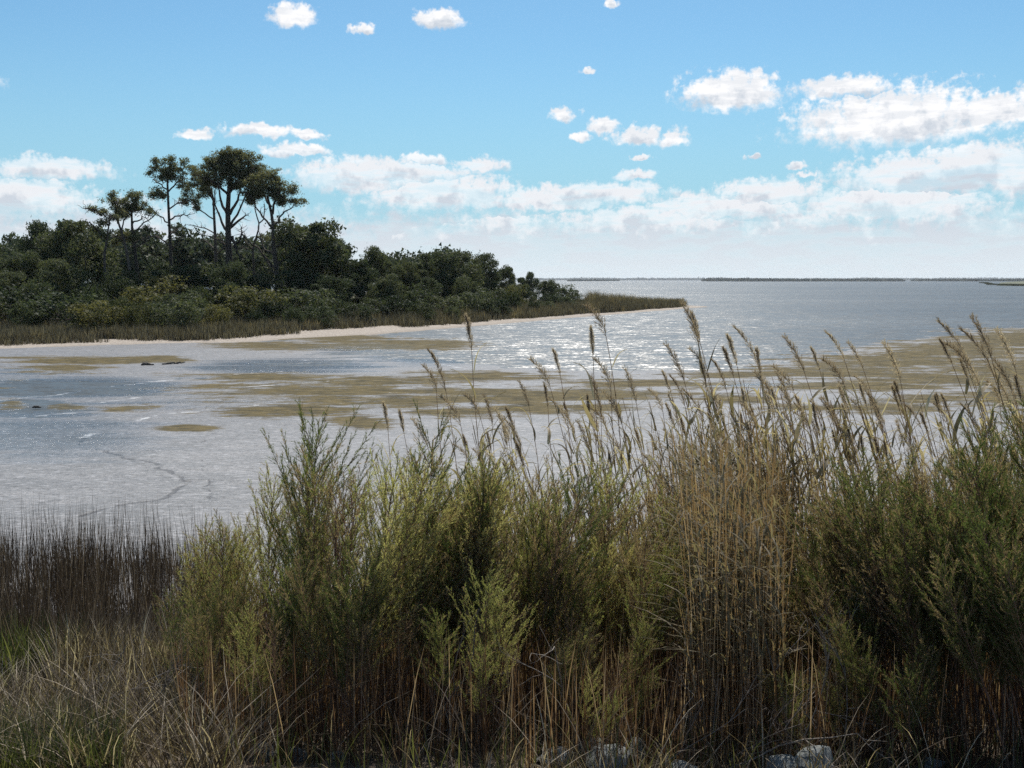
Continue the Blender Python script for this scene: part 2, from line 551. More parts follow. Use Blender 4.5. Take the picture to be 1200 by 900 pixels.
def land_mat():
    """sand at the waterline, leaf litter and turf behind it"""
    m, q = new_mat('shore_land')
    geo = q.n('ShaderNodeNewGeometry')
    p = geo.outputs['Position']
    d = q.n('ShaderNodeAttribute', attribute_name='inland').outputs['Fac']
    n1 = q.noise(p, 0.9, 5, 0.6)
    n2 = q.noise(p, 6, 4, 0.6)
    sand = q.mix(q.sstep(n2, 0.3, 0.7), (0.22, 0.18, 0.145, 1), (0.38, 0.33, 0.275, 1))
    wetn = q.sstep(q.m('ADD', d, q.m('MULTIPLY', q.m('SUBTRACT', n1, 0.5), 2.0)), -0.2, 1.3)
    sand = q.mix(wetn, (0.24, 0.20, 0.16, 1), sand)
    soil = q.mix(q.sstep(n1, 0.3, 0.7), (0.07, 0.055, 0.035, 1), (0.10, 0.095, 0.045, 1))
    f = q.sstep(q.m('ADD', d, q.m('MULTIPLY', q.m('SUBTRACT', n1, 0.5), 3.0)), 4.5, 6.5)
    b = q.n('ShaderNodeBsdfPrincipled')
    q.put(b.inputs['Base Color'], q.mix(f, sand, soil))
    b.inputs['Roughness'].default_value = 0.9
    bp = q.n('ShaderNodeBump')
    bp.inputs['Distance'].default_value = 0.1
    q.put(bp.inputs['Height'], n2)
    q.put(b.inputs['Normal'], bp.outputs[0])
    o = q.n('ShaderNodeOutputMaterial')
    q.put(o.inputs[0], b.outputs[0])
    return m


def soil_mat():
    m, q = new_mat('bank_soil')
    geo = q.n('ShaderNodeNewGeometry')
    p = geo.outputs['Position']
    n1 = q.noise(p, 1.7, 6, 0.65)
    n2 = q.noise(p, 22, 5, 0.6)
    b = q.n('ShaderNodeBsdfPrincipled')
    cc = q.mix(q.sstep(n2, 0.3, 0.7), (0.055, 0.040, 0.027, 1), (0.16, 0.12, 0.08, 1))
    cc = q.mix(q.sstep(n1, 0.5, 0.75), cc, (0.06, 0.065, 0.028, 1))
    q.put(b.inputs['Base Color'], cc)
    b.inputs['Roughness'].default_value = 0.95
    bp = q.n('ShaderNodeBump')
    bp.inputs['Distance'].default_value = 0.05
    q.put(bp.inputs['Height'], n2)
    q.put(b.inputs['Normal'], bp.outputs[0])
    o = q.n('ShaderNodeOutputMaterial')
    q.put(o.inputs[0], b.outputs[0])
    return m


def rock_mat():
    m, q = new_mat('riprap_rock')
    tc_ = q.n('ShaderNodeTexCoord')
    oi = q.n('ShaderNodeObjectInfo')
    p = tc_.outputs['Object']
    n1 = q.noise(p, 5, 6, 0.65)
    n2 = q.noise(p, 38, 5, 0.65)
    cc = q.mix(q.sstep(n1, 0.35, 0.7), (0.30, 0.33, 0.32, 1), (0.50, 0.53, 0.52, 1))
    cc = q.mix(q.m('MULTIPLY', q.sstep(n2, 0.5, 0.62), 0.7), cc, (0.14, 0.15, 0.14, 1))
    cc = q.mix(q.m('MULTIPLY', oi.outputs['Random'], 0.75), cc, (0.14, 0.145, 0.135, 1))
    b = q.n('ShaderNodeBsdfPrincipled')
    q.put(b.inputs['Base Color'], cc)
    b.inputs['Roughness'].default_value = 0.85
    bp = q.n('ShaderNodeBump')
    bp.inputs['Distance'].default_value = 0.02
    q.put(bp.inputs['Height'], n2)
    q.put(b.inputs['Normal'], bp.outputs[0])
    o = q.n('ShaderNodeOutputMaterial')
    q.put(o.inputs[0], b.outputs[0])
    return m


M['water'] = water_mat()
M['flat'] = flat_mat()
M['land'] = land_mat()
M['soil'] = soil_mat()
M['rock'] = rock_mat()
M['driftwood'] = bark_mat('driftwood', (0.03, 0.027, 0.025), (0.09, 0.08, 0.07), 8)


# ------------------------------------------------------------------ setting: water, flat, land, bank
def disc(name, radii, nseg, z, mat):
    vs, fs = [(0, 0, z)], []
    for r_ in radii:
        for i in range(nseg):
            a_ = 2 * math.pi * i / nseg
            vs.append((r_ * math.sin(a_), r_ * math.cos(a_), z))
    for i in range(nseg):
        fs.append((0, 1 + (i + 1) % nseg, 1 + i))
    for j in range(len(radii) - 1):
        for i in range(nseg):
            a_, b_ = 1 + j * nseg + i, 1 + j * nseg + (i + 1) % nseg
            c_, d_ = a_ + nseg, b_ + nseg
            fs += [(a_, b_, d_), (a_, d_, c_)]
    return link(name, mesh_from(name, np.array(vs), np.array(fs), mat))


tag(disc('water', [200, 1000, 5000, 25000], 96, 0.0, M['water']), 'grey blue choppy bay water running to the horizon', None, kind='structure')
tag(disc('ground', [300, 26000], 48, -2.5, M['soil']), 'bed of the bay under the water', None, kind='structure')


def grid_mesh(name, X, Y, Z, mat, keep=None, attrs=None, smooth=True):
    r_, c_ = X.shape
    v = np.stack([X, Y, Z], -1).reshape(-1, 3)
    i = np.arange(r_ - 1)[:, None] * c_ + np.arange(c_ - 1)[None]
    q = np.stack([i, i + 1, i + c_ + 1, i + c_], -1).reshape(-1, 4)
    if keep is not None:
        kk = keep.reshape(-1)
        q = q[kk[q].any(1)]
        used = np.unique(q)
        remap = -np.ones(len(v), int)
        remap[used] = np.arange(len(used))
        v, q = v[used], remap[q]
        attrs = {a_: b_.reshape(-1)[used] for a_, b_ in (attrs or {}).items()}
    return link(name, mesh_from(name, v, q, mat, smooth, attrs))


def bank_z(x, y):
    """embankment of the road the picture is taken from"""
    x, y = np.asarray(x, float), np.asarray(y, float)
    z = 2.4 - (y - 1.5) * 0.28
    z = np.minimum(z, 2.4)
    foot = 0.12 * np.exp(-np.maximum(y - 9.5, 0) / 3.0)
    z = np.where(z < foot, foot, z)
    z = z - np.clip((y - 12.5) / 4.0, 0, 1) * 0.25
    return z + (fbm(x * 0.8, y * 0.8, 5) - 0.5) * 0.16


def bz(x, y):
    return float(bank_z(np.array([x]), np.array([y]))[0])


gx, gy = np.meshgrid(np.linspace(-45, 45, 240), np.concatenate([np.linspace(-40, -2, 12), np.linspace(-1, 18, 110)]))
tag(grid_mesh('bank', gx, gy, bank_z(gx, gy), M['soil']), 'brown soil of the near bank sloping down to the flat', None, kind='structure')

# tidal flat: low relief that dips under the water level, so the waterline draws its own outline
rows = 1.0 / np.linspace(1 / 10.6, 1 / 190.0, 520)
ang = np.linspace(-0.75, 0.75, 520)
gy = np.repeat(rows[:, None], len(ang), 1)
gx = rows[:, None] * np.tan(ang)[None]


def to_px(x, y, z=0.0):
    dx, dy, dz = x, y, z - CAM.z
    fw = dy * FWD.y + dz * FWD.z
    upc = dy * UP.y + dz * UP.z
    return 600 + F * dx / fw, 450 - F * upc / fw


PX, PY = to_px(gx, gy)
edge_x = [-400, 0, 200, 330, 420, 520, 600, 700, 830, 900, 960, 1040, 1120, 1200, 1300, 1700]
edge_y = [400, 402, 402, 400, 404, 414, 430, 437, 437, 431, 422, 407, 396, 386, 375, 350]
ey = np.interp(PX, edge_x, edge_y)
Dedge = 4 * F / np.maximum(ey - 328, 8)          # distance at which the flat goes under
sd = (Dedge - gy) / np.maximum(Dedge * 0.12, 2)   # >0 on the flat
streaky = fbm(gx * 0.10, gy * 0.42, 11, 6, 0.55) - 0.5
base = np.clip(sd, -2, 1) * 0.05
zz = base + streaky * 0.10 + 0.012
# pools and channels in the left of the flat
pool = [(90, 455, 150, 16, 1.0), (40, 480, 110, 18, 0.8), (330, 430, 150, 12, 0.9), (520, 420, 120, 10, 0.8),
        (150, 500, 160, 14, 0.5), (880, 452, 130, 8, 0.6), (1020, 470, 70, 8, 0.5), (420, 408, 90, 7, 0.9), (-200, 470, 200, 40, 1)]
wetf = np.zeros_like(gx)
for (cx, cy, rx, ry, w_) in pool:
    g_ = np.exp(-(((PX - cx) / rx) ** 2 + ((PY - cy) / ry) ** 2) * 0.9)
    zz -= g_ * 0.06 * w_
    wetf = np.maximum(wetf, g_ * w_)
for (cx, cy, rx, ry, w_) in ((40, 515, 230, 38, 0.75), (150, 470, 260, 22, 0.55), (0, 450, 200, 30, 0.6), (300, 440, 260, 18, 0.5), (500, 425, 160, 12, 0.5),
                             (1050, 480, 120, 14, 0.4)):
    wetf = np.maximum(wetf, np.exp(-(((PX - cx) / rx) ** 2 + ((PY - cy) / ry) ** 2) * 0.9) * w_)
near = np.clip((PY - 480) / 60, 0, 1)
zz += near * 0.05
zz += (fbm(gx * 3, gy * 3, 31, 3) - 0.5) * 0.012 + (fbm(gx * 0.5, gy * 2.6, 33, 5, 0.6) - 0.5) * 0.05
ALG = [(640, 465, 190, 9), (380, 462, 130, 14), (430, 452, 90, 10), (330, 483, 85, 9), (480, 472, 70, 9), (225, 505, 30, 4),
       (145, 480, 38, 4), (80, 478, 24, 4), (14, 475, 16, 6), (420, 497, 40, 8), (300, 443, 80, 6), (90, 424, 70, 4),
       (70, 432, 45, 4), (180, 422, 36, 3), (400, 397, 60, 7), (330, 405, 70, 5), (470, 404, 90, 6), (560, 443, 100, 5),
       (760, 450, 90, 5), (620, 478, 60, 9), (700, 480, 60, 6), (540, 486, 50, 5), (970, 437, 110, 8), (1060, 425, 120, 10),
       (1130, 412, 110, 12), (1200, 400, 100, 14), (1010, 455, 90, 6), (880, 440, 90, 5), (1100, 445, 110, 8), (850, 470, 60, 5),
       (1090, 468, 70, 6), (1040, 480, 60, 6), (1250, 440, 160, 26),
       (960, 480, 60, 4), (1350, 470, 150, 30), (-120, 450, 100, 8), (-260, 500, 120, 12), (1180, 470, 80, 9)]
alg = np.full_like(gx, -1.6)
for i_, (cx, cy, rx, ry) in enumerate(ALG):
    g_ = 1 - np.sqrt(((PX - cx) / (rx * 1.4)) ** 2 + ((PY - cy) / (ry * 1.4)) ** 2)
    alg = np.maximum(alg, g_ * 2.1)
alg += (fbm(gx * 0.16, gy * 0.75, 41, 6, 0.6) - 0.5) * 2.6 - 0.1 + (fbm(gx * 0.8, gy * 2.6, 47, 5, 0.6) - 0.5) * 2.0
amask = np.clip(alg - 0.25, 0, 0.3) / 0.3
zz = np.where(amask > 0.02, np.maximum(zz, 0.004 + 0.02 * amask), zz)
trail_pts = [[(90, 528), (97, 518), (110, 511)],
             [(116, 532), (150, 542), (180, 550), (205, 560), (219, 570), (208, 583), (190, 592), (140, 600), (100, 612)],
             [(250, 512), (280, 505), (350, 500), (430, 505)],
             [(238, 520), (235, 545), (245, 570), (244, 600)],
             [(0, 470), (120, 452), (250, 440), (400, 430)]]
tr = np.zeros_like(gx)
for pl_i, pl_ in enumerate(trail_pts):
    wid = (2.2, 2.6, 1.5, 1.4, 0)[pl_i]
    if not wid:
        continue
    for (a_, b_) in zip(pl_[:-1], pl_[1:]):
        A_, B_ = onwater(*a_), onwater(*b_)
        dx, dy = B_.x - A_.x, B_.y - A_.y
        t_ = np.clip(((gx - A_.x) * dx + (gy - A_.y) * dy) / (dx * dx + dy * dy), 0, 1)
        dd = np.hypot(gx - A_.x - t_ * dx + (fbm(gx * 2.2, gy * 2.2, 71, 3) - 0.5) * 0.3, gy - A_.y - t_ * dy + (fbm(gx * 2.2, gy * 2.2, 73, 3) - 0.5) * 0.4)
        tr = np.maximum(tr, np.clip(1.25 - dd / (0.034 * wid), 0, 1) * (0.75 + 0.5 * fbm(gx * 1.1, gy * 1.1, 75, 2)))
zz -= tr * 0.012
pale_streak = np.zeros_like(gx)  # thin broken lines of paler colour across the left of the flat
for pl_ in ([(-60, 474), (60, 464), (130, 453), (250, 441), (400, 431), (470, 426)], [(120, 472), (260, 457), (420, 446)], [(150, 496), (200, 487), (300, 478)],
            [(-50, 492), (30, 488), (90, 484)], [(330, 424), (400, 420), (500, 424), (560, 436)], [(80, 535), (108, 511)]):
    for (a_, b_) in zip(pl_[:-1], pl_[1:]):
        A_, B_ = onwater(*a_), onwater(*b_)
        dx, dy = B_.x - A_.x, B_.y - A_.y
        t_ = np.clip(((gx - A_.x) * dx + (gy - A_.y) * dy) / (dx * dx + dy * dy), 0, 1)
        dd = np.hypot((gx - A_.x - t_ * dx), (gy - A_.y - t_ * dy) + (fbm(gx * 0.7, gy * 0.2, 61, 3) - 0.5) * 1.2)
        pale_streak = np.maximum(pale_streak, np.clip(1 - dd / 0.26, 0, 1))
zz = np.where(pale_streak > 0.2, np.maximum(zz, 0.006), zz)
zz -= np.clip((12.2 - gy) / 1.5, 0, 1) * 0.35
keep = (zz > -0.03) & (gy > 10.5)
keep |= gy < 13.0
tag(grid_mesh('mudflat', gx, gy, zz, M['flat'], keep, {'algae': alg, 'trail': tr, 'wet': wetf, 'pale_streak': pale_streak}),
    'pale wet mud flat with olive algae mats and shallow pools', None, kind='structure')

# wooded point on the left
wl = [(-330, 432), (-150, 420), (0, 411), (90, 406), (180, 404), (280, 402), (350, 397), (430, 393), (500, 387), (560, 382), (640, 375),
      (700, 370), (750, 366), (800, 362), (829, 360)]
poly = [tuple(onwater(*p_)[:2]) for p_ in wl]
tipx, tipy = poly[-1]
poly += [(tipx + 1, tipy + 5), (tipx - 4, tipy + 14), (8, 205), (-6, 250), (-40, 330), (-320, 420), (-400, 60)]
PP = np.array(poly)


def inland(x, y):
    """signed distance to the shoreline, positive on land"""
    x, y = np.asarray(x, float), np.asarray(y, float)
    best = np.full(x.shape, 1e9)
    ins = np.zeros(x.shape, bool)
    n_ = len(PP)
    for i in range(n_):
        ax, ay = PP[i]
        bx, by = PP[(i + 1) % n_]
        dx, dy = bx - ax, by - ay
        t_ = np.clip(((x - ax) * dx + (y - ay) * dy) / (dx * dx + dy * dy), 0, 1)
        best = np.minimum(best, np.hypot(x - ax - t_ * dx, y - ay - t_ * dy))
        cond = ((ay > y) != (by > y)) & (x < (bx - ax) * (y - ay) / (by - ay + 1e-12) + ax)
        ins ^= cond
    return np.where(ins, best, -best)


def land_z(x, y, d=None):
    d = inland(x, y) if d is None else d
    z = np.where(d > 0, 0.30 * (1 - np.exp(-np.maximum(d, 0) / 3.5)) + 1.1 * np.clip((d - 10) / 50, 0, 1) ** 0.8, d * 0.12)
    return z + np.clip(d / 6, 0, 1) * (fbm(x * 0.15, y * 0.15, 3, 4) - 0.5) * 0.5 + (fbm(x * 0.5, y * 0.5, 8, 3) - 0.5) * 0.06


def lz(x, y):
    return float(land_z(np.array([x]), np.array([y]))[0])


gx, gy = np.meshgrid(np.arange(-260, 34, 0.9), np.concatenate([np.arange(44, 170, 0.7), np.arange(170, 430, 3.0)]))
dl = inland(gx, gy)
tag(grid_mesh('shore', gx, gy, land_z(gx, gy, dl), M['land'], dl > -2.5, {'inland': dl}),
    'low wooded point with a pale sand beach at its edge', None, kind='structure')


# ------------------------------------------------------------------ foliage builders
def rand_dirs(n):
    return unit(rng.normal(size=(n, 3)))


def leaf_cloud(mb, cen, rad, n, size, shell=0.45, flat=1.0, up_bias=0.0):
    """n leaf triangles spread through the outer part of an ellipsoid"""
    d = rand_dirs(n)
    if up_bias:
        d[:, 2] += up_bias * rng.random(n)
        d = unit(d)
    r_ = (1 - shell * rng.random(n) ** 1.4) * (1 + 0.18 * rng.normal(size=n))
    p = np.asarray(cen) + d * r_[:, None] * np.asarray(rad)
    nrm = unit(d + rng.normal(size=(n, 3)) * 0.75)
    u = unit(np.cross(nrm, rand_dirs(n)))
    w = np.cross(nrm, u)
    s_ = size * (0.55 + 0.9 * rng.random(n))[:, None]
    mb.tris(p + u * s_, p - u * s_ * 0.6 + w * s_ * 0.55, p - u * s_ * 0.6 - w * s_ * 0.55 * flat)


def bent(a, b, n=5, wob=0.06, sag=0.0):
    a, b = np.asarray(a, float), np.asarray(b, float)
    t_ = np.linspace(0, 1, n)[:, None]
    p = a + (b - a) * t_
    L = np.linalg.norm(b - a)
    off = rng.normal(size=(n, 3)) * wob * L * 0.5
    off[0] = off[-1] = 0
    p += off
    p[:, 2] -= sag * L * np.sin(t_[:, 0] * math.pi)
    return p


def make_broadleaf(h, w, nb, leaf_n, size, mat, trunk_r=0.16, low=0.12, name='broadleaf_tree'):
    """tree of height h, crown width w standing at the origin"""
    tr_, cr = MB(), MB()
    fork = (rng.normal() * 0.15, rng.normal() * 0.15, h * 0.28)
    tr_.tube(bent((0, 0, -0.3), fork, 4, 0.04), np.linspace(trunk_r, trunk_r * 0.75, 4), 6)
    for i in range(nb):
        t_ = (i + 0.5) / nb
        z_ = h * (low + (0.95 - low) * t_ ** 0.8) * random.uniform(0.85, 1.04)
        rr = w * 0.5 * math.sqrt(max(0.05, 1 - ((z_ / h - 0.45) / 0.6) ** 2)) * (0.35 + 0.65 * random.random())
        a_ = i * 2.399 + random.random() * 0.8
        cen = (rr * math.cos(a_), rr * math.sin(a_), z_)
        br = w * random.uniform(0.08, 0.2)
        rad = (br * random.uniform(0.9, 1.3), br * random.uniform(0.9, 1.3), br * random.uniform(0.6, 0.85))
        leaf_cloud(cr, cen, rad, int(leaf_n * random.uniform(0.7, 1.2)), size, 0.5, up_bias=0.4)
        if i % 2 == 0:
            tr_.tube(bent(fork, cen, 4, 0.12), np.linspace(trunk_r * 0.45, 0.02, 4), 4)
    return tr_, cr


def copy_tree(o, parent=None, parts=True):
    c = o.copy()
    C.objects.link(c)
    c.parent = parent
    if parts:
        for ch in list(o.children):
            copy_tree(ch, c)
    return c


def proto_tree(name, builder, mat, bark):
    t, c = builder
    a_ = mesh_from('trunk', np.concatenate(t.v), np.concatenate(t.f), bark)
    b_ = mesh_from('crown', np.concatenate(c.v), np.concatenate(c.f), mat)
    return a_, b_


def place_tree(name, meshes, label, cat, loc, sc, rz, group=None, crown='crown'):
    t = thing(name, label, cat, loc, rz, group)
    t.scale = sc
    link('trunk' if crown == 'crown' else 'stem', meshes[0], t)
    link(crown, meshes[1], t)
    return t


OAK = [proto_tree('oak', make_broadleaf(8.0, random.uniform(5.5, 7.5), 34, 420, 0.15, None, low=0.14), M['oak'], M['bark']) for _ in range(5)]
BUSH = [proto_tree('bush', make_broadleaf(2.4, random.uniform(2.2, 3.6), 34, 120, 0.085, None, 0.05, 0.08), M['bush'] if i_ < 4 else M['oak'], M['bark']) for i_ in range(6)]


def place_at(px, top_y, Y, meshes, h0, name, label, cat, group, wmul=1.0, **kw):
    """stand a plant at distance Y so that its top shows at (px, top_y)"""
    P_ = at(px, top_y, Y)
    g_ = lz(P_.x, Y)
    hh = max(0.5, P_.z - g_)
    s_ = hh / h0
    return place_tree(name, meshes, label, cat, (P_.x, Y, g_ - 0.05), (s_ * wmul, s_ * wmul, s_), random.uniform(0, 6.28), group, **kw)


# ---- tall pines, traced limb by limb from the photograph, each with its own depth
def pine(name_label, Y, trunk, trunk_r, limbs, pads, dead=False, dens=1.0):
    cx = lambda p_: (100 + p_[0] / 4.615, 160 + p_[1] / 4.615)
    pts = [at(*cx(p_), Y) for p_ in trunk]
    bx, by = pts[0].x, pts[0].y
    g_ = lz(bx, by)
    org = Vector((bx, by, g_))
    t = thing('pine_tree', name_label, 'pine tree', org)
    mb = MB()
    path = [Vector((bx, by, g_ - 0.3))] + pts
    loc = np.array([tuple(p_ - org) for p_ in path])
    loc[1:, 1] += rng.normal(size=len(loc) - 1) * 0.15
    fine_ = np.stack([np.interp(np.linspace(0, len(loc) - 1, 14), np.arange(len(loc)), loc[:, i]) for i in range(3)], 1)
    mb.tube(fine_, np.linspace(trunk_r * 1.15, trunk_r * 0.35, 14), 8)
    mb.build('trunk', M['bark'], t, True)
    depth = lambda: random.choice((-1, 1)) * random.uniform(0.3, 1.6)
    for lm in limbs:
        dd = depth()
        L = []
        for i, p_ in enumerate(lm):
            q_ = at(*cx(p_), Y) - org
            q_.y += dd * (i / (len(lm) - 1))
            L.append(tuple(q_))
        L = np.array(L)
        L = np.stack([np.interp(np.linspace(0, len(L) - 1, 8), np.arange(len(L)), L[:, i]) for i in range(3)], 1)
        L[1:-1] += rng.normal(size=(6, 3)) * 0.06
        m2 = MB()
        r0 = max(0.07, trunk_r * random.uniform(0.38, 0.5))
        m2.tube(L, np.linspace(r0, 0.04, 8), 5)
        for j in (3, 4, 5, 6, 7):          # side twigs
            for _ in range(2):
                d_ = unit(L[j] - L[j - 1] + rng.normal(size=3) * 0.12)
                e_ = L[j] + (unit(d_ + rng.normal(size=3) * 0.8) * random.uniform(0.3, 0.9))
                m2.tube(bent(L[j], e_, 4, 0.15), np.linspace(0.03, 0.012, 4), 3)
        m2.build('limb', M['bark'], t)
    more = []
    for (x_, y_, rx, ry) in pads:
        if rx > 45:
            more.append((x_ + random.uniform(-.5, .5) * rx, y_ + random.uniform(-0.8, 0.5) * ry, rx * 0.45, ry * 0.7))
            more.append((x_ + random.uniform(-.8, .8) * rx, y_ + random.uniform(0.2, 1.1) * ry, rx * 0.35, ry * 0.5))
            more.append((x_ + random.uniform(-1.0, 1.0) * rx, y_ + random.uniform(0.8, 2.0) * ry, rx * 0.25, ry * 0.35))
    for (x_, y_, rx, ry) in pads + more:
        ry, rx = ry * 1.2, rx * 1.1
        c_ = at(*cx((x_, y_)), Y) - org
        sc_ = Y / F / 4.615
        R_ = (rx * sc_, rx * sc_ * random.uniform(0.75, 1.0), ry * sc_)
        c_.y += random.uniform(-0.25, 0.25) * R_[1]
        m3 = MB()
        # a pad is many small upward tufts round twig ends
        nt = int(max(8, 19 * R_[0] * max(R_[2], 0.5) * dens))
        for _ in range(nt):
            d_ = rand_dirs(1)[0]
            rr = random.random() ** 0.45
            q_ = np.array(c_) + d_ * rr * np.array(R_) * random.uniform(0.85, 1.18)
            s_ = random.uniform(0.28, 0.48)
            leaf_cloud(m3, q_, (s_ * 1.2, s_ * 1.2, s_ * 0.85), 58, 0.08, 0.9, up_bias=0.5)
            if _ % 4 == 0:
                m3.tube(bent(np.array(c_) + np.array((0, 0, -R_[2] * 0.8)), q_, 3, 0.1), (0.03, 0.02, 0.01), 3)
        tag(m3.build('needle_clump', M['pine'], t), None, None, kind='stuff')
    return t


pine('slim pine standing alone with a small round crown and bare lower limbs', 96,
     [(462, 850), (455, 600), (450, 400), (445, 230), (452, 150)], 0.17,
     [[(445, 465), (400, 420), (335, 372)], [(455, 390), (480, 365), (505, 350)], [(460, 450), (500, 425), (555, 420)],
      [(455, 590), (400, 545), (350, 545), (280, 600)], [(470, 610), (510, 580), (515, 530)], [(460, 530), (495, 492)],
      [(447, 300), (390, 245), (345, 225)], [(447, 300), (500, 240), (540, 225)]],
     [(440, 175, 75, 42), (350, 195, 36, 26), (512, 135, 44, 28), (395, 300, 50, 22), (520, 225, 44, 24), (385, 140, 28, 18), (450, 120, 40, 22), (480, 185, 50, 26), (530, 265, 30, 14)])
pine('thickest and tallest pine with a wide domed crown in the middle of the group', 100,
     [(780, 700), (775, 560), (772, 400), (782, 250), (790, 140)], 0.34,
     [[(775, 520), (725, 455), (700, 380), (690, 270)], [(785, 480), (840, 380), (885, 260)], [(795, 540), (830, 620), (850, 660)],
      [(775, 500), (850, 450), (900, 430)], [(780, 330), (720, 250), (640, 220)], [(782, 300), (860, 230), (930, 170)],
      [(765, 600), (720, 540)], [(775, 440), (735, 330), (740, 250)], [(800, 600), (850, 540), (850, 490)], [(780, 420), (815, 330), (830, 250)]],
     [(800, 130, 95, 48), (880, 150, 85, 52), (720, 170, 80, 46), (790, 200, 110, 42), (890, 215, 80, 40), (800, 85, 65, 26),
      (650, 190, 56, 32), (690, 235, 66, 28), (900, 110, 40, 28), (945, 185, 36, 34), (740, 110, 50, 26), (840, 250, 70, 24), (690, 140, 42, 26)], dens=1.25)
pine('slim pine close behind the left side of the big pine with dead limbs pointing left', 106,
     [(705, 730), (700, 560), (700, 420), (692, 320), (655, 235)], 0.18,
     [[(700, 450), (640, 410), (600, 375), (560, 345)], [(692, 520), (630, 492), (570, 478)], [(695, 610), (660, 580), (625, 558)],
      [(695, 350), (650, 290), (610, 240)], [(700, 400), (690, 300), (720, 250)], [(700, 640), (740, 600), (720, 545)]],
     [(570, 335, 50, 32), (610, 210, 60, 32), (640, 260, 60, 22), (575, 180, 40, 22), (600, 350, 28, 18), (555, 270, 32, 20), (650, 320, 30, 14)])
pine('wide forked pine at the right end of the pine group beside the rounded tree', 98,
     [(1050, 870), (1035, 740), (1020, 600), (1012, 440), (985, 320)], 0.28,
     [[(1035, 720), (985, 660), (930, 590), (865, 530)], [(1015, 500), (975, 450), (935, 400), (900, 320)], [(1015, 500), (1060, 430), (1140, 375)],
      [(1025, 600), (1060, 560), (1090, 500)], [(1030, 690), (1075, 660), (1110, 640)], [(1012, 420), (1030, 340), (1060, 290)],
      [(1020, 640), (960, 600), (930, 520)], [(1035, 760), (990, 700), (960, 640)], [(1005, 380), (960, 320), (930, 290)]],
     [(980, 255, 100, 42), (900, 275, 60, 40), (1070, 290, 80, 36), (1010, 215, 62, 28), (1110, 285, 44, 28), (1165, 350, 42, 16),
      (1120, 345, 36, 16), (960, 300, 70, 26), (1040, 330, 56, 20), (870, 310, 36, 22), (930, 225, 44, 22)], dens=1.15)
pine('thin crooked pine trunk standing between the big pine and the forked pine', 103,
     [(910, 700), (905, 600), (925, 540), (942, 480), (918, 400), (920, 330)], 0.11,
     [[(905, 620), (880, 570), (865, 520)], [(925, 540), (960, 560), (985, 550)], [(908, 600), (860, 605), (830, 600)], [(938, 470), (960, 420), (950, 360)]],
     [(915, 320, 50, 26), (965, 548, 26, 10)])
pine('short pine with a tan tinged crown left of the slim pine', 92,
     [(278, 720), (268, 600), (255, 500), (248, 420), (255, 360)], 0.16,
     [[(262, 560), (320, 545), (380, 545)], [(258, 520), (310, 450), (350, 410)], [(255, 470), (300, 440), (330, 425)], [(270, 600), (330, 570), (360, 560)],
      [(262, 560), (220, 550), (170, 540)], [(250, 430), (210, 400), (180, 380)]],
     [(270, 345, 60, 38), (235, 380, 56, 32), (300, 385, 40, 28), (215, 540, 62, 26), (265, 545, 40, 20), (345, 505, 26, 12), (350, 410, 24, 16), (290, 325, 40, 20)])
pine('leaning pine with a tuft at its top, second from the left of the pines', 90,
     [(250, 760), (215, 600), (200, 520), (175, 470), (160, 400), (158, 340)], 0.13,
     [[(200, 520), (190, 440), (215, 400)], [(175, 470), (150, 420), (140, 370)], [(160, 400), (200, 360)]],
     [(158, 315, 34, 22), (150, 350, 40, 20), (185, 360, 40, 22), (165, 385, 44, 18), (190, 420, 28, 14)])
pine('leftmost pine of the group, thin and mostly bare with wispy limbs', 88,
     [(105, 640), (112, 570), (128, 490), (145, 420)], 0.11,
     [[(125, 500), (90, 430), (30, 400)], [(115, 560), (70, 500), (50, 470)], [(130, 480), (150, 430)], [(90, 430), (60, 395), (20, 395)]],
     [(100, 525, 30, 18), (95, 470, 18, 9), (40, 395, 20, 7), (150, 440, 24, 12), (100, 410, 16, 8)])

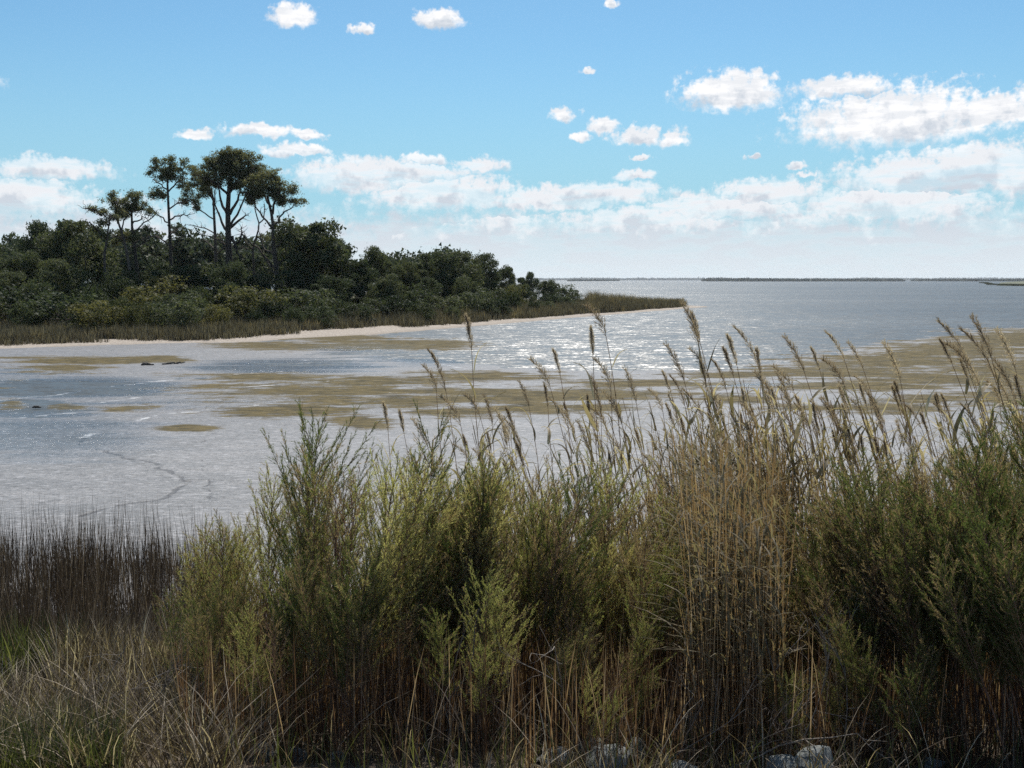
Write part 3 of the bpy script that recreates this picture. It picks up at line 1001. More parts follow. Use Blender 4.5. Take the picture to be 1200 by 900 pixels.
# ---- individual evergreen trees
OAKS = [  # px, top y, distance, width factor, label
    (88, 258, 92, 0.95, 'dark tree with a ragged flat top left of the leftmost pine'),
    (52, 262, 96, 0.75, 'dark tree with a pointed left shoulder beside the ragged flat topped tree'),
    (22, 290, 88, 0.9, 'dark dense tree near the left edge of the wooded point'),
    (-18, 283, 92, 1.0, 'dark tree cut by the left edge of the picture'),
    (-62, 292, 95, 1.0, 'dark tree beyond the left edge of the picture'),
    (120, 296, 95, 0.7, 'low dark tree under the leftmost thin pine'),
    (150, 318, 90, 0.8, 'low tree at the foot of the leaning pine'),
    (366, 250, 100, 1.0, 'tall rounded tree directly right of the forked pine'),
    (348, 262, 104, 0.6, 'tree crown behind the rounded tree and the forked pine'),
    (392, 278, 104, 0.6, 'right shoulder tree of the tall rounded tree'),
    (420, 305, 100, 0.85, 'low dark tree in the dip right of the rounded tree'),
    (441, 290, 110, 0.62, 'small tree with a spiky top between rounded tree and long ridge of trees'),
    (462, 300, 108, 0.7, 'small dark tree next to the spiky topped tree'),
    (486, 306, 108, 0.7, 'low tree left of the dome at the start of the tree ridge'),
    (512, 291, 112, 0.95, 'domed tree at the left and highest end of the tree ridge'),
    (540, 294, 116, 0.9, 'dark tree in the middle of the tree ridge'),
    (566, 298, 122, 0.85, 'dark tree on the descending part of the tree ridge'),
    (592, 308, 126, 0.7, 'tree with a ragged top on the descending tree ridge'),
    (618, 318, 130, 0.8, 'last flat topped tree at the right end of the tree ridge'),
    (640, 326, 136, 0.9, 'small dark tree right of the last flat topped tree'),
    (500, 325, 102, 0.9, 'lower dark tree in front of the domed tree'),
    (545, 325, 108, 0.9, 'lower dark tree in front of the middle of the ridge'),
    (270, 302, 90, 0.75, 'brownish green cedar standing in front of the foot of the thickest pine'),
    (268, 330, 86, 0.9, 'dark bushy cedar below the pine group close to the marsh'),
    (390, 320, 92, 0.95, 'broad dark tree below the rounded tree'),
    (345, 318, 96, 0.7, 'dark tree at the foot of the forked pine'),
    (455, 322, 96, 0.9, 'broad low tree below the spiky topped tree'),
    (610, 330, 122, 1.1, 'broad dark low tree below the flat topped end tree'),
    (186, 306, 92, 0.9, 'low dark tree just left of the foot of the slim pine'),
    (222, 310, 94, 0.8, 'low dark tree between the slim pine and the big pine'),
    (15, 318, 80, 1.0, 'bushy tree in front at the left edge above the marsh'),
    (70, 305, 84, 1.0, 'bushy tree in front below the ragged flat topped tree'),
]
for i, (px, ty, Y, wm, lab) in enumerate(OAKS):
    place_at(px, ty, Y, OAK[i % 5], 8.0, 'cedar_tree' if 'cedar' in lab else 'evergreen_tree', lab, 'tree', 'dark evergreen trees on the point', wm)

# ---- bushes: pale green to yellow between the trees and the marsh
BL = [(10, 335, 76), (45, 330, 78), (28, 352, 72), (75, 348, 74), (105, 338, 77), (110, 358, 71), (140, 345, 75), (165, 333, 80), (160, 356, 72),
      (188, 345, 76), (210, 338, 80), (205, 358, 73), (232, 350, 77), (232, 330, 84), (255, 358, 75), (290, 340, 82), (300, 358, 77), (320, 345, 82), (335, 335, 88),
      (345, 360, 79), (365, 345, 86), (375, 362, 81), (400, 352, 88), (420, 360, 86), (440, 345, 92), (465, 352, 92), (480, 340, 97), (490, 358, 91),
      (520, 345, 98), (530, 358, 95), (555, 345, 102), (565, 335, 110), (585, 352, 104), (600, 345, 110), (570, 358, 102), (625, 350, 112), (645, 340, 122),
      (660, 345, 124), (640, 353, 116), (672, 336, 134), (690, 345, 132), (180, 322, 90), (215, 318, 94), (240, 315, 98), (305, 322, 94), (130, 325, 86),
      (-20, 340, 76), (-50, 335, 80), (655, 332, 138), (705, 348, 136), (600, 330, 118)]
for i, (px, ty, Y) in enumerate(BL):
    side = ('at the far left' if px < 90 else 'below the short pines' if px < 180 else 'below the slim pine' if px < 245 else
            'below the forked pine' if px < 350 else 'below the rounded tree' if px < 470 else 'below the tree ridge' if px < 610 else 'near the tapering end of the point')
    row = 'front row' if ty > 350 else 'back row' if ty < 334 else 'middle row'
    ty += random.uniform(-6, 5)
    place_at(px, ty, Y, BUSH[(i * 5 + i // 3) % 6], 2.4, 'bush', 'yellow green bush in the %s %s' % (row, side), 'bush',
             'yellow green bushes between trees and marsh', random.uniform(0.65, 1.5), crown='foliage')

# ---- far wood behind the pines: one mass
fw = MB()
for i in range(290):
    Y = random.uniform(118, 235)
    px = random.uniform(-140, 560) if i < 210 else random.uniform(120, 350)
    X = (px - 600) / F * Y
    if inland(np.array([X]), np.array([Y]))[0] < 8:
        continue
    h = random.uniform(7.0, 9.5) + (Y - 118) * 0.012
    if px > 400:
        h *= 0.75
    g_ = lz(X, Y)
    for j in range(7):
        a_ = random.uniform(0, 6.28)
        rr = random.uniform(0.2, 1.6)
        br = random.uniform(1.0, 1.7)
        leaf_cloud(fw, (X + rr * math.cos(a_), Y + rr * math.sin(a_), g_ + h * random.uniform(0.45, 0.95) - br * 0.5), (br, br, br * 0.75), 130, 0.27, 0.5, up_bias=0.4)
tag(fw.build('far_wood', M['wood_far']), 'dark wood behind the pines seen between their trunks', None, kind='stuff')


# ---- marsh scrub along the beach and tawny grass at the tip: uncountable
def blades(mb, base, hgt, width, lean, curl=0.3, seg=3, wind=(0, 0)):
    """vectorised grass blades: base (n,3)"""
    n = len(base)
    a_ = rng.random(n) * 2 * math.pi
    dirv = np.stack([np.cos(a_), np.sin(a_), np.zeros(n)], 1)
    out_ = dirv * lean[:, None] + np.array([wind[0], wind[1], 0])
    side = np.stack([-np.sin(a_ + 0.7 * rng.normal(size=n)), np.cos(a_), np.zeros(n)], 1)
    side = unit(side) * width[:, None] * 0.5
    ts = np.linspace(0, 1, seg + 1)
    vv = []
    for t_ in ts[:-1]:
        c_ = base + np.array([0, 0, 1.0]) * (hgt * (t_ - curl * 0.35 * t_ ** 2.5))[:, None] + out_ * (hgt * (t_ * 0.6 + curl * t_ ** 2.2))[:, None]
        w_ = (1 - t_ * 0.6)
        vv += [c_ - side * w_, c_ + side * w_]
    t_ = 1.0
    tip = base + np.array([0, 0, 1.0]) * (hgt * (1 - curl * 0.35))[:, None] + out_ * (hgt * (0.6 + curl))[:, None]
    vv.append(tip)
    V = np.stack(vv, 1)
    m_ = V.shape[1]
    f = []
    for s_ in range(seg - 1):
        a0 = 2 * s_
        f += [(a0, a0 + 1, a0 + 3), (a0, a0 + 3, a0 + 2)]
    a0 = 2 * (seg - 1)
    f.append((a0, a0 + 1, a0 + 2))
    f = np.array(f)
    FF = (f[None] + (np.arange(n) * m_)[:, None, None]).reshape(-1, 3)
    mb.add(V.reshape(-1, 3), FF)


ms, tw = MB(), MB()
cnt = 0
while cnt < 3000:
    px = random.uniform(-120, 800) if cnt % 3 else random.uniform(600, 800)
    d0 = np.interp(px, [p_[0] for p_ in wl], [onwater(*p_).y for p_ in wl])
    Y = d0 + random.uniform(1.5, 24) if px < 700 else d0 + random.uniform(1.5, 16)
    X = (px - 600) / F * Y
    d_ = inland(np.array([X]), np.array([Y]))[0]
    lim = 2.1 if not (345 < px < 470) else 4.2
    if d_ < lim or d_ > 19 or (d_ > 10 and random.random() < 0.5):
        continue
    cnt += 1
    g_ = lz(X, Y)
    hb = random.uniform(0.6, 1.05) * (1.0 if px < 400 else 1.35 if px < 690 else 2.5 - 1.4 * (px - 690) / 110)
    hb *= min(1.0, 0.55 + (d_ - lim) * 0.25)
    nb = 46
    bs = np.stack([X + rng.normal(size=nb) * 0.28, Y + rng.normal(size=nb) * 0.28, np.full(nb, g_)], 1)
    tgt = tw if (px > 690 and random.random() < 0.55 and d_ > 4) or random.random() < 0.05 else ms
    blades(tgt, bs, hb * (0.6 + 0.6 * rng.random(nb)), 0.03 + 0.03 * rng.random(nb), 0.25 + 0.3 * rng.random(nb), 0.2, 2)
tag(ms.build('marsh_scrub', M['marsh']), 'grey brown marsh scrub in a band behind the pale beach', None, kind='stuff')
tag(tw.build('tawny_grass', M['tawny']), 'tawny grass on the low tip of the point', None, kind='stuff')


# ---- far shores across the bay
def far_shore(name, pts, hmin, hmax, mat, n, label, size, depth=60):
    """low land with a fringe of trees; pts are pixels on its waterline"""
    mb = MB()
    W = [onwater(*p_) for p_ in pts]
    for _ in range(n):
        t_ = random.random() * (len(W) - 1)
        i = int(t_)
        p_ = W[i].lerp(W[i + 1], t_ - i)
        X, Y = p_.x, p_.y + random.random() * depth
        h = random.uniform(hmin, hmax) * (0.75 + 0.5 * vnoise(np.array([X / 160.0]), np.array([1.0]), 9)[0])
        leaf_cloud(mb, (X, Y, h * 0.5), (size * 2.2, size * 2, h * 0.55), 16, size, 0.9)
    return tag(mb.build(name, mat), label, None, kind='stuff')


M['far_tree'] = leaf_mat('distant_trees', (0.035, 0.050, 0.040), (0.055, 0.072, 0.055), None, 0.1, obj_var=0.0)
M['far_marsh'] = leaf_mat('distant_marsh', (0.075, 0.078, 0.045), (0.12, 0.115, 0.07), None, 0.2, obj_var=0.0)
far_shore('far_shore', [(-200, 328.62), (640, 328.62), (1350, 328.62)], 9, 16, M['far_tree'], 3600, 'thin dark line of trees on the far shore at the horizon', 11, 200)
far_shore('marsh_island', [(832, 329.7), (880, 329.9), (1060, 329.8)], 3.0, 5.5, M['far_tree'], 900, 'low dark marsh island nearest in the left half of the horizon line', 4.5, 90)
far_shore('marsh_island', [(1082, 329.6), (1150, 329.8), (1350, 329.8)], 2.2, 4.2, M['far_tree'], 700, 'low dark marsh island at the right end of the horizon line', 4.5, 90)
far_shore('marsh_island', [(668, 329.6), (700, 329.5), (725, 329.3)], 2.2, 3.6, M['far_tree'], 260, 'short low island just right of the wooded point', 4, 60)

# green spit with a dark bank at the right edge
sp_pts = [(1168, 334.6), (1185, 335.0), (1230, 335.6), (1300, 336)]
sm = MB()
W = [onwater(*p_) for p_ in sp_pts]
top_l, bot_l = [], []
vs, fs = [], []
for i in range(25):
    t_ = i / 24 * 3
    j = min(int(t_), 2)
    p_ = W[j].lerp(W[j + 1], t_ - j)
    hgt_ = 0.6 + 2.2 * (i / 24) ** 0.6
    for (dy_, z_) in ((-1.5, -0.4), (0, 0.9), (12, 1.3 + hgt_ * 0.8), (60, 1.2 + hgt_), (120, -0.4)):
        vs.append((p_.x * (p_.y + dy_) / p_.y + dy_ * 0.08, p_.y + dy_ + random.uniform(-1, 1), max(z_ * (0.35 if i == 0 else 1), -0.4)))
for i in range(24):
    for q_ in range(4):
        a_ = i * 5 + q_
        fs += [(a_, a_ + 5, a_ + 6), (a_, a_ + 6, a_ + 1)]
M['spit'] = leaf_mat('spit_grass', (0.05, 0.06, 0.028), (0.08, 0.085, 0.04), None, 0.0, obj_var=0.0)
tag(link('spit', mesh_from('spit', np.array(vs), np.array(fs), M['spit'])), 'low green spit with dark bank at the right edge of the bay', None, kind='structure')
gm = MB()
n_ = 5000
t_ = rng.random(n_) * 3
base_ = np.array([tuple(W[min(int(q), 2)].lerp(W[min(int(q), 2) + 1], q - min(int(q), 2))) for q in t_])
base_[:, 1] += rng.random(n_) * 30
base_[:, 2] = np.clip((base_[:, 1] - np.interp(base_[:, 0], [w_.x for w_ in W], [w_.y for w_ in W])) / 12, 0, 1) * 1.1 + 0.5
blades(gm, base_, 0.5 + 0.7 * rng.random(n_), 0.3 + 0.2 * rng.random(n_), 0.3 * rng.random(n_), 0.3, 2)
tag(gm.build('spit_grass', M['far_marsh']), 'short grass growing on the green spit', None, kind='stuff')

# small dark hunting hide on posts, far out
hp = onwater(1142, 330.4)
hide = thing('duck_blind', 'tiny dark hide on posts standing in the water before the far shore', 'hide', (hp.x, hp.y, 0))


def box(mb, c_, s_):
    x, y, z = c_
    a_, b_, d_ = s_[0] / 2, s_[1] / 2, s_[2] / 2
    v = [(x + i * a_, y + j * b_, z + k_ * d_) for i in (-1, 1) for j in (-1, 1) for k_ in (-1, 1)]
    f = [(0, 1, 3), (0, 3, 2), (4, 6, 7), (4, 7, 5), (0, 4, 5), (0, 5, 1), (2, 3, 7), (2, 7, 6), (0, 2, 6), (0, 6, 4), (1, 5, 7), (1, 7, 3)]
    mb.add(v, f)


for sx in (-1, 1):
    for sy in (-1, 1):
        pm = MB()
        pm.tube([(sx * 4, sy * 1.6, -1), (sx * 4, sy * 1.6, 1.4)], 0.18, 6)
        pm.build('post', M['driftwood'], hide)
bm_ = MB()
box(bm_, (0, 0, 1.5), (9, 4, 0.3))
bm_.build('platform', M['driftwood'], hide)
bm_ = MB()
for (c_, s_) in (((0, -1.8, 2.3), (8, 0.2, 1.3)), ((0, 1.8, 2.3), (8, 0.2, 1.3)), ((-3.9, 0, 2.3), (0.2, 3.4, 1.3)), ((3.9, 0, 2.3), (0.2, 3.4, 1.3))):
    box(bm_, c_, s_)
bm_.build('wall', M['driftwood'], hide)
bm_ = MB()
box(bm_, (1.6, 0, 3.15), (4.6, 4.4, 0.25))
bm_.build('roof', M['driftwood'], hide)


# driftwood log and stump lying in the shallow pool
def driftwood(label, pts, rad, knots):
    W_ = [onwater(*p_) for p_ in pts]
    o_ = W_[0].copy()
    mb = MB()
    P_ = np.array([tuple(w_ - o_) for w_ in W_])
    P_ = np.stack([np.interp(np.linspace(0, len(P_) - 1, 12), np.arange(len(P_)), P_[:, i]) for i in range(3)], 1)
    P_[:, 2] = 0.07 + rng.normal(size=12) * 0.015
    mb.tube(P_, np.interp(np.linspace(0, 1, 12), [0, .3, 1], rad), 7)
    t = thing('driftwood', label, 'driftwood', (o_.x, o_.y, 0))
    mb.build('log', M['driftwood'], t, True)
    for (i_, dx, dz) in knots:
        k2 = MB()
        k2.tube(bent(P_[i_], P_[i_] + np.array([dx, 0.1, dz]), 4, 0.15), np.linspace(0.05, 0.02, 4), 5)
        k2.build('branch_stub', M['driftwood'], t)


driftwood('dark stump with a raised knob lying in the shallow water', [(166, 429), (172, 428.6), (180, 429)], (0.06, 0.11, 0.03), [(3, -0.1, 0.12)])
driftwood('long thin dark log half sunk beside the stump', [(190, 428), (205, 427), (217, 426.6)], (0.03, 0.05, 0.02), [(6, 0.2, 0.08)])
driftwood('short dark log in the pool near the left edge', [(38, 480), (44, 479.5), (48, 479.8)], (0.02, 0.04, 0.015), [])

# ------------------------------------------------------------------ FOREGROUND
# ---- feathery shrubs: a stem part with foliage as its sub-part
def feather_branch(L, dens=1.0, brown=0.0, droop=0.0, spread=1.0):
    wood, leaf, seed = MB(), MB(), MB()
    n = 12
    t_ = np.linspace(0, 1, n)
    bend = rng.normal() * 0.05
    main = np.stack([bend * L * t_ ** 2 + rng.normal() * 0.02 * np.sin(t_ * 5), rng.normal() * 0.03 * L * t_ ** 2, L * t_], 1)
    wood.tube(main, np.linspace(0.0085, 0.0018, n), 5)
    ns = int(36 * dens)
    for i in range(ns):
        s0 = 0.40 + 0.60 * ((i + random.random()) / ns)
        p0 = np.array([np.interp(s0, t_, main[:, j]) for j in range(3)])
        a_ = i * 2.399 + random.uniform(-.5, .5)
        asc = R(random.uniform(48, 70))
        ln = L * 0.36 * (1.1 - s0) ** 0.75 * random.uniform(0.4, 1.55) * spread + 0.05
        d_ = np.array([math.cos(a_) * math.cos(asc), math.sin(a_) * math.cos(asc), math.sin(asc)])
        m_ = 5
        tt = np.linspace(0, 1, m_)
        sb = p0 + d_ * (ln * tt)[:, None] + np.array([0, 0, 0.25 * ln - droop * ln]) * (tt ** 2)[:, None]
        wood.tube(sb, np.linspace(0.003, 0.0010, m_), 3)
        nt = max(5, int(ln * 80))
        for j in range(nt):
            s1 = 0.12 + 0.88 * (j + random.random()) / nt
            q0 = np.array([np.interp(s1, tt, sb[:, c_]) for c_ in range(3)])
            d2 = unit(d_ + rng.normal(size=3) * 0.33 + np.array([0, 0, 0.2]))
            l2 = random.uniform(0.04, 0.11) * (1.15 - 0.5 * s1)
            if j % 3 == 0:
                wood.tube(np.array([q0, q0 + d2 * l2]), (0.0011, 0.0006), 3)
            nl = int(17 * (l2 / 0.07)) + 4
            u_ = rng.random(nl)[:, None]
            b0 = q0 + d2 * l2 * u_
            dl_ = unit(d2 + rng.normal(size=(nl, 3)) * 0.36)
            ll = (0.010 + 0.016 * rng.random(nl))[:, None]
            sd_ = unit(np.cross(dl_, rng.normal(size=(nl, 3)))) * 0.00155
            tgt = seed if (random.random() < (brown + 0.12) * (0.4 + s1)) else leaf
            tgt.tris(b0 - sd_, b0 + sd_, b0 + dl_ * ll)
    return wood, leaf, seed


def mk(mb, name, mat):
    if not mb.v:
        return None
    return mesh_from(name, np.concatenate(mb.v), np.concatenate(mb.f), mat)


BR = []
for (L, dn, br, dr, sp_) in ((1.0, 1.0, 0.15, 0, 1.0), (1.0, 1.1, 0.3, 0.1, 1.0), (1.0, 0.9, 0.05, 0, 1.2), (1.0, 1.15, 0.45, 0, 0.85), (1.0, 1.0, 0.1, 0.3, 1.15), (1.0, 0.8, 0.2, 0, 0.8)):
    L = 1.8
    w_, l_, s_ = feather_branch(L, dn, br, dr, sp_)
    v_, f_ = np.concatenate(l_.v), np.concatenate(l_.f)
    BR.append((mk(w_, 'stem', M['stem']), mk(l_, 'foliage', M['feather']), mesh_from('foliage', v_, f_, M['feather_dark']), mk(s_, 'seed_fluff', M['seed'])))


def shrub(label, px, top_y, Y, width, n, lean=(0, 0), dark=False, fan=0.35, hvar=0.34, name='feathery_shrub', group='feathery shrubs in the foreground'):
    P_ = at(px, top_y, Y)
    g_ = bz(P_.x, Y)
    H = P_.z - g_
    bx = P_.x - lean[0] * H * 0.8
    t = thing(name, label, 'shrub', (bx, Y - lean[1] * H * 0.8, bz(bx, Y) - 0.03), 0, group)
    n = int(n * 1.3)
    for i in range(n):
        v = BR[(i + int(abs(px))) % 6]
        a_ = random.uniform(0, 2 * math.pi)
        rr = math.sqrt(random.random())
        ox, oy = rr * math.cos(a_) * width * 0.34, rr * math.sin(a_) * width * 0.34
        s_ = H / 1.8 * (1 - hvar * random.random() * (0.4 + rr)) if i else H / 1.8
        lx = lean[0] + math.cos(a_) * fan * rr * random.uniform(0.5, 1.1) if i else lean[0]
        ly = lean[1] + math.sin(a_) * fan * rr * 0.8 if i else lean[1]
        o = link('stem', v[0], t)
        o.location = (ox, oy, 0)
        o.scale = (s_,) * 3
        q = Vector((lx, ly, 1)).normalized().to_track_quat('Z', 'Y')
        o.rotation_euler = (q @ Euler((0, 0, random.uniform(0, 6.28))).to_quaternion()).to_euler()
        if random.random() > 0.26 or not i:
            link('foliage', v[2] if dark else v[1], o)
        if v[3]:
            tag(link('seed_fluff', v[3], o), None, None, kind='stuff')
    return t


SH = [  # label, px, top y, Y, width, stems, lean, dark, fan
    ('tall thin feathery spire rising highest left of centre', 368, 514, 7.6, 0.35, 3, (0.14, 0), True, 0.08),
    ('feathery shrub beside the tall spire on its left', 325, 572, 7.8, 0.7, 6, (0.14, 0), False, 0.2),
    ('loose olive shrub in front of the dark rushes, leftmost feathery shrub', 255, 622, 8.0, 0.6, 5, (0.10, 0), False, 0.2),
    ('low olive shrub at the foot of the leftmost feathery shrub', 285, 690, 6.9, 0.8, 7, (0.05, 0), True, 0.3),
    ('bright olive shrub right of the tall spire', 432, 548, 7.4, 0.8, 9, (0.18, 0), False, 0.2),
    ('full yellow green shrub left of centre under the curled reed', 482, 560, 6.9, 0.9, 11, (0.22, 0), False, 0.24),
    ('slim brownish spire in front of the curled reed', 515, 512, 7.0, 0.3, 3, (0.12, 0), True, 0.06),
    ('full yellow green shrub at the centre of the row', 560, 556, 7.5, 0.9, 10, (0.16, 0), False, 0.24),
    ('darker feathery shrub just right of the centre', 625, 560, 7.2, 0.9, 10, (0.14, 0), True, 0.24),
    ('feathery shrub half hidden behind the reeds right of centre', 680, 570, 7.7, 0.9, 9, (0.08, 0), False, 0.24),
    ('olive shrub with brown bare stalks in front of the reed bed', 735, 590, 7.3, 0.9, 9, (0.10, 0), False, 0.26),
    ('rounded olive shrub at the left edge of the brown reed stalks', 790, 640, 7.2, 0.7, 7, (0.12, 0), False, 0.28),
    ('green shrub between dry grass and the leftmost feathery shrub', 228, 690, 7.3, 0.7, 5, (0.0, 0), True, 0.3),
    ('low drooping green shrub above the rocks right of centre', 715, 735, 6.3, 0.8, 7, (0.25, -0.05), False, 0.45),
    ('low shrub in the middle of the front row', 590, 680, 6.4, 0.9, 7, (0.1, -0.03), False, 0.35),
    ('low shrub in front of the yellow green shrub left of centre', 440, 660, 6.4, 0.9, 7, (0.14, 0), True, 0.35),
    ('low leaning shrub left of the front rocks', 350, 680, 6.6, 0.9, 7, (0.1, 0), False, 0.3),
    ('low green shrub at the right edge of the brown reed stalks', 962, 670, 7.2, 0.5, 6, (-0.15, 0), True, 0.25),
    ('dark green shrub left part of the big right hand clump', 1006, 582, 7.0, 0.7, 11, (-0.16, 0), True, 0.18),
    ('dense dark green shrub in the middle of the right hand clump', 1050, 562, 6.7, 0.8, 13, (-0.18, 0), True, 0.2),
    ('dense dark green shrub in front on the right leaning left', 1100, 590, 6.3, 0.8, 12, (-0.2, 0), True, 0.22),
    ('green topped shrub near the right edge', 1145, 535, 6.8, 0.8, 13, (-0.18, 0), True, 0.22),
    ('tallest right hand shrub cut by the right edge', 1204, 496, 6.6, 0.8, 13, (-0.18, 0), True, 0.2),
    ('dark shrub in the lower right corner', 1190, 585, 5.9, 0.8, 11, (-0.2, 0), True, 0.24),
    ('dark shrub beyond the right edge of the picture', 1290, 492, 6.6, 1.0, 12, (-0.16, 0), True, 0.24),
    ('olive shrub standing further right along the bank', 1400, 520, 7.0, 1.0, 11, (-0.1, 0), False, 0.26),
    ('farthest right dark shrub along the bank', 1520, 510, 7.4, 1.0, 11, (-0.1, 0), True, 0.26),
    ('low shrub below the right hand clump', 1030, 700, 6.2, 0.8, 9, (-0.2, 0), True, 0.35),
    ('small green shrub among bare twigs right of the brown stalks', 950, 790, 6.1, 0.5, 5, (-0.1, 0), False, 0.4),
]
for r_ in SH:
    shrub(*r_[:7], dark=r_[7], fan=r_[8])

# ---- reeds
RH = 2.6


def reed_stem(v):
    mb = MB()
    n = 14
    t_ = np.linspace(0, 1, n)
    ln = (-0.10, -0.16, -0.22, -0.05, 0.04, -0.28)[v]
    path = np.stack([ln * RH * (t_ ** 1.6) + 0.01 * np.sin(t_ * 9 + v), 0.05 * np.sin(t_ * 3 + v * 2) * t_, RH * t_], 1)
    mb.tube(path, np.linspace(0.0055, 0.0022, n), 5)
    for i in range(1, n - 1, 2):     # nodes on the cane
        mb.tube(path[i] + np.array([[0, 0, -0.006], [0, 0, 0], [0, 0, 0.006]]), (0.003, 0.0068 - 0.003 * t_[i], 0.003), 5)
    return path, mk(mb, 'stem', M['cane'])


def reed_leaf(v):
    mb = MB()
    n = 8
    L = random.uniform(0.22, 0.46)
    t_ = np.linspace(0, 1, n)
    drop = (0.2, 0.7, 1.2, 0.45, 1.6)[v]
    ang_ = R(68) - drop * 1.6 * t_ ** 1.3
    x = np.concatenate([[0], np.cumsum(np.cos(ang_[:-1]))]) * L / n
    z = np.concatenate([[0], np.cumsum(np.sin(ang_[:-1]))]) * L / n
    tw = (v - 2) * 0.5 * t_
    w_ = random.uniform(0.011, 0.017) * np.sin(np.clip(t_ * 1.1 + 0.12, 0, 1) * math.pi) ** 0.6 * (1 - t_ ** 4) + 0.0008
    sd_ = np.stack([np.sin(tw) * 0.5, np.cos(tw), np.sin(tw) * 0.5], 1) * w_[:, None]
    c_ = np.stack([x, 0.02 * np.sin(t_ * 4 + v), z], 1)
    mid = c_ - np.array([0, 0, 0.004])
    V = np.concatenate([c_ - sd_, mid, c_ + sd_])
    f = []
    for i in range(n - 1):
        f += [(i, i + 1, n + i + 1), (i, n + i + 1, n + i), (n + i, n + i + 1, 2 * n + i + 1), (n + i, 2 * n + i + 1, 2 * n + i)]
    mb.add(V, f)
    return mk(mb, 'leaf', M['reed_leaf'])


def reed_plume(v):
    mb = MB()
    L = (0.24, 0.30, 0.20, 0.34, 0.26)[v]
    wid = (0.024, 0.036, 0.019, 0.030, 0.050)[v]
    n = 9
    t_ = np.linspace(0, 1, n)
    nod = (0.10, 0.22, 0.04, 0.3, 0.42)[v]
    ax = np.stack([-nod * L * t_ ** 2, 0 * t_, L * (t_ - 0.15 * nod * t_ ** 3)], 1)
    mb.tube(ax, np.linspace(0.0022, 0.0008, n), 4)
    for i in range(84):
        s0 = random.random() ** 0.9
        p0 = np.array([np.interp(s0, t_, ax[:, j]) for j in range(3)])
        a_ = random.uniform(0, 6.28)
        ln = random.uniform(0.05, 0.11) * (1.15 - s0 * 0.7)
        d_ = unit(np.array([math.cos(a_) * wid * 14 - nod * 0.9, math.sin(a_) * wid * 14, 1.35]))
        m_ = 9
        u_ = rng.random(m_)[:, None]
        c_ = p0 + d_ * ln * u_ + np.array([-0.2 * nod, 0, -0.12]) * ln * u_ ** 2
        dd = unit(d_ + rng.normal(size=(m_, 3)) * 0.35)
        sd_ = unit(np.cross(dd, rng.normal(size=(m_, 3)))) * 0.0016
        mb.tris(c_ - sd_, c_ + sd_, c_ + dd * (0.014 + 0.016 * rng.random(m_))[:, None])
    return mk(mb, 'plume', M['plume'])


STEMS = [reed_stem(i) for i in range(6)]
LEAVES = [reed_leaf(i % 5) for i in range(10)]
PLUMES = [reed_plume(i) for i in range(5)]


def reed(label, px, py, Y, v, plume=True, nl=None, rz=None, group='common reeds behind the shrubs', pv=None, psc=1.0):
    path, sm_ = STEMS[v]
    tipz = RH + (0.2 if plume else 0)
    P_ = at(px, py, Y)
    rz = random.uniform(-0.5, 0.5) if rz is None else rz
    s_ = (P_.z - bz(P_.x, Y)) / tipz
    for _ in range(2):
        bx = P_.x - path[-1][0] * s_ * math.cos(rz)
        s_ = (P_.z - bz(bx, Y)) / tipz
    t = thing('reed', label, 'reed', (bx, Y, bz(bx, Y) - 0.02), rz, group, s_)
    link('stem', sm_, t)
    nl = random.randint(9, 14) if nl is None else nl
    for i in range(nl):
        u_ = 0.38 + 0.58 * (i + random.random() * 0.6) / nl
        q_ = [np.interp(u_ * 13, np.arange(14), path[:, j]) for j in range(3)]
        l_ = link('leaf', random.choice(LEAVES), t)
        l_.location = q_
        l_.rotation_euler = (random.uniform(-.15, .15), random.uniform(-0.35, 0.15), (math.pi if random.random() < 0.62 else 0) + random.uniform(-0.9, 0.9))
        k_ = random.uniform(0.6, 1.2)
        l_.scale = (k_, k_, k_)
    if plume:
        p_ = link('plume', PLUMES[random.randrange(5) if pv is None else pv], t)
        p_.location = path[-1]
        d_ = Vector(path[-1] - path[-2]).normalized()
        p_.rotation_euler = d_.to_track_quat('Z', 'Y').to_euler()
        p_.rotation_euler.rotate_axis('Z', random.uniform(-0.5, 0.5) - math.atan2(0, 1))
        q = Matrix.Rotation(math.atan2(d_.x, d_.z), 4, 'Y')
        p_.rotation_euler = (q @ Matrix.Rotation(random.uniform(-0.6, 0.6), 4, 'Z')).to_euler()
        k_ = random.uniform(0.8, 1.15) * psc
        p_.scale = (k_, k_, k_)
    return t


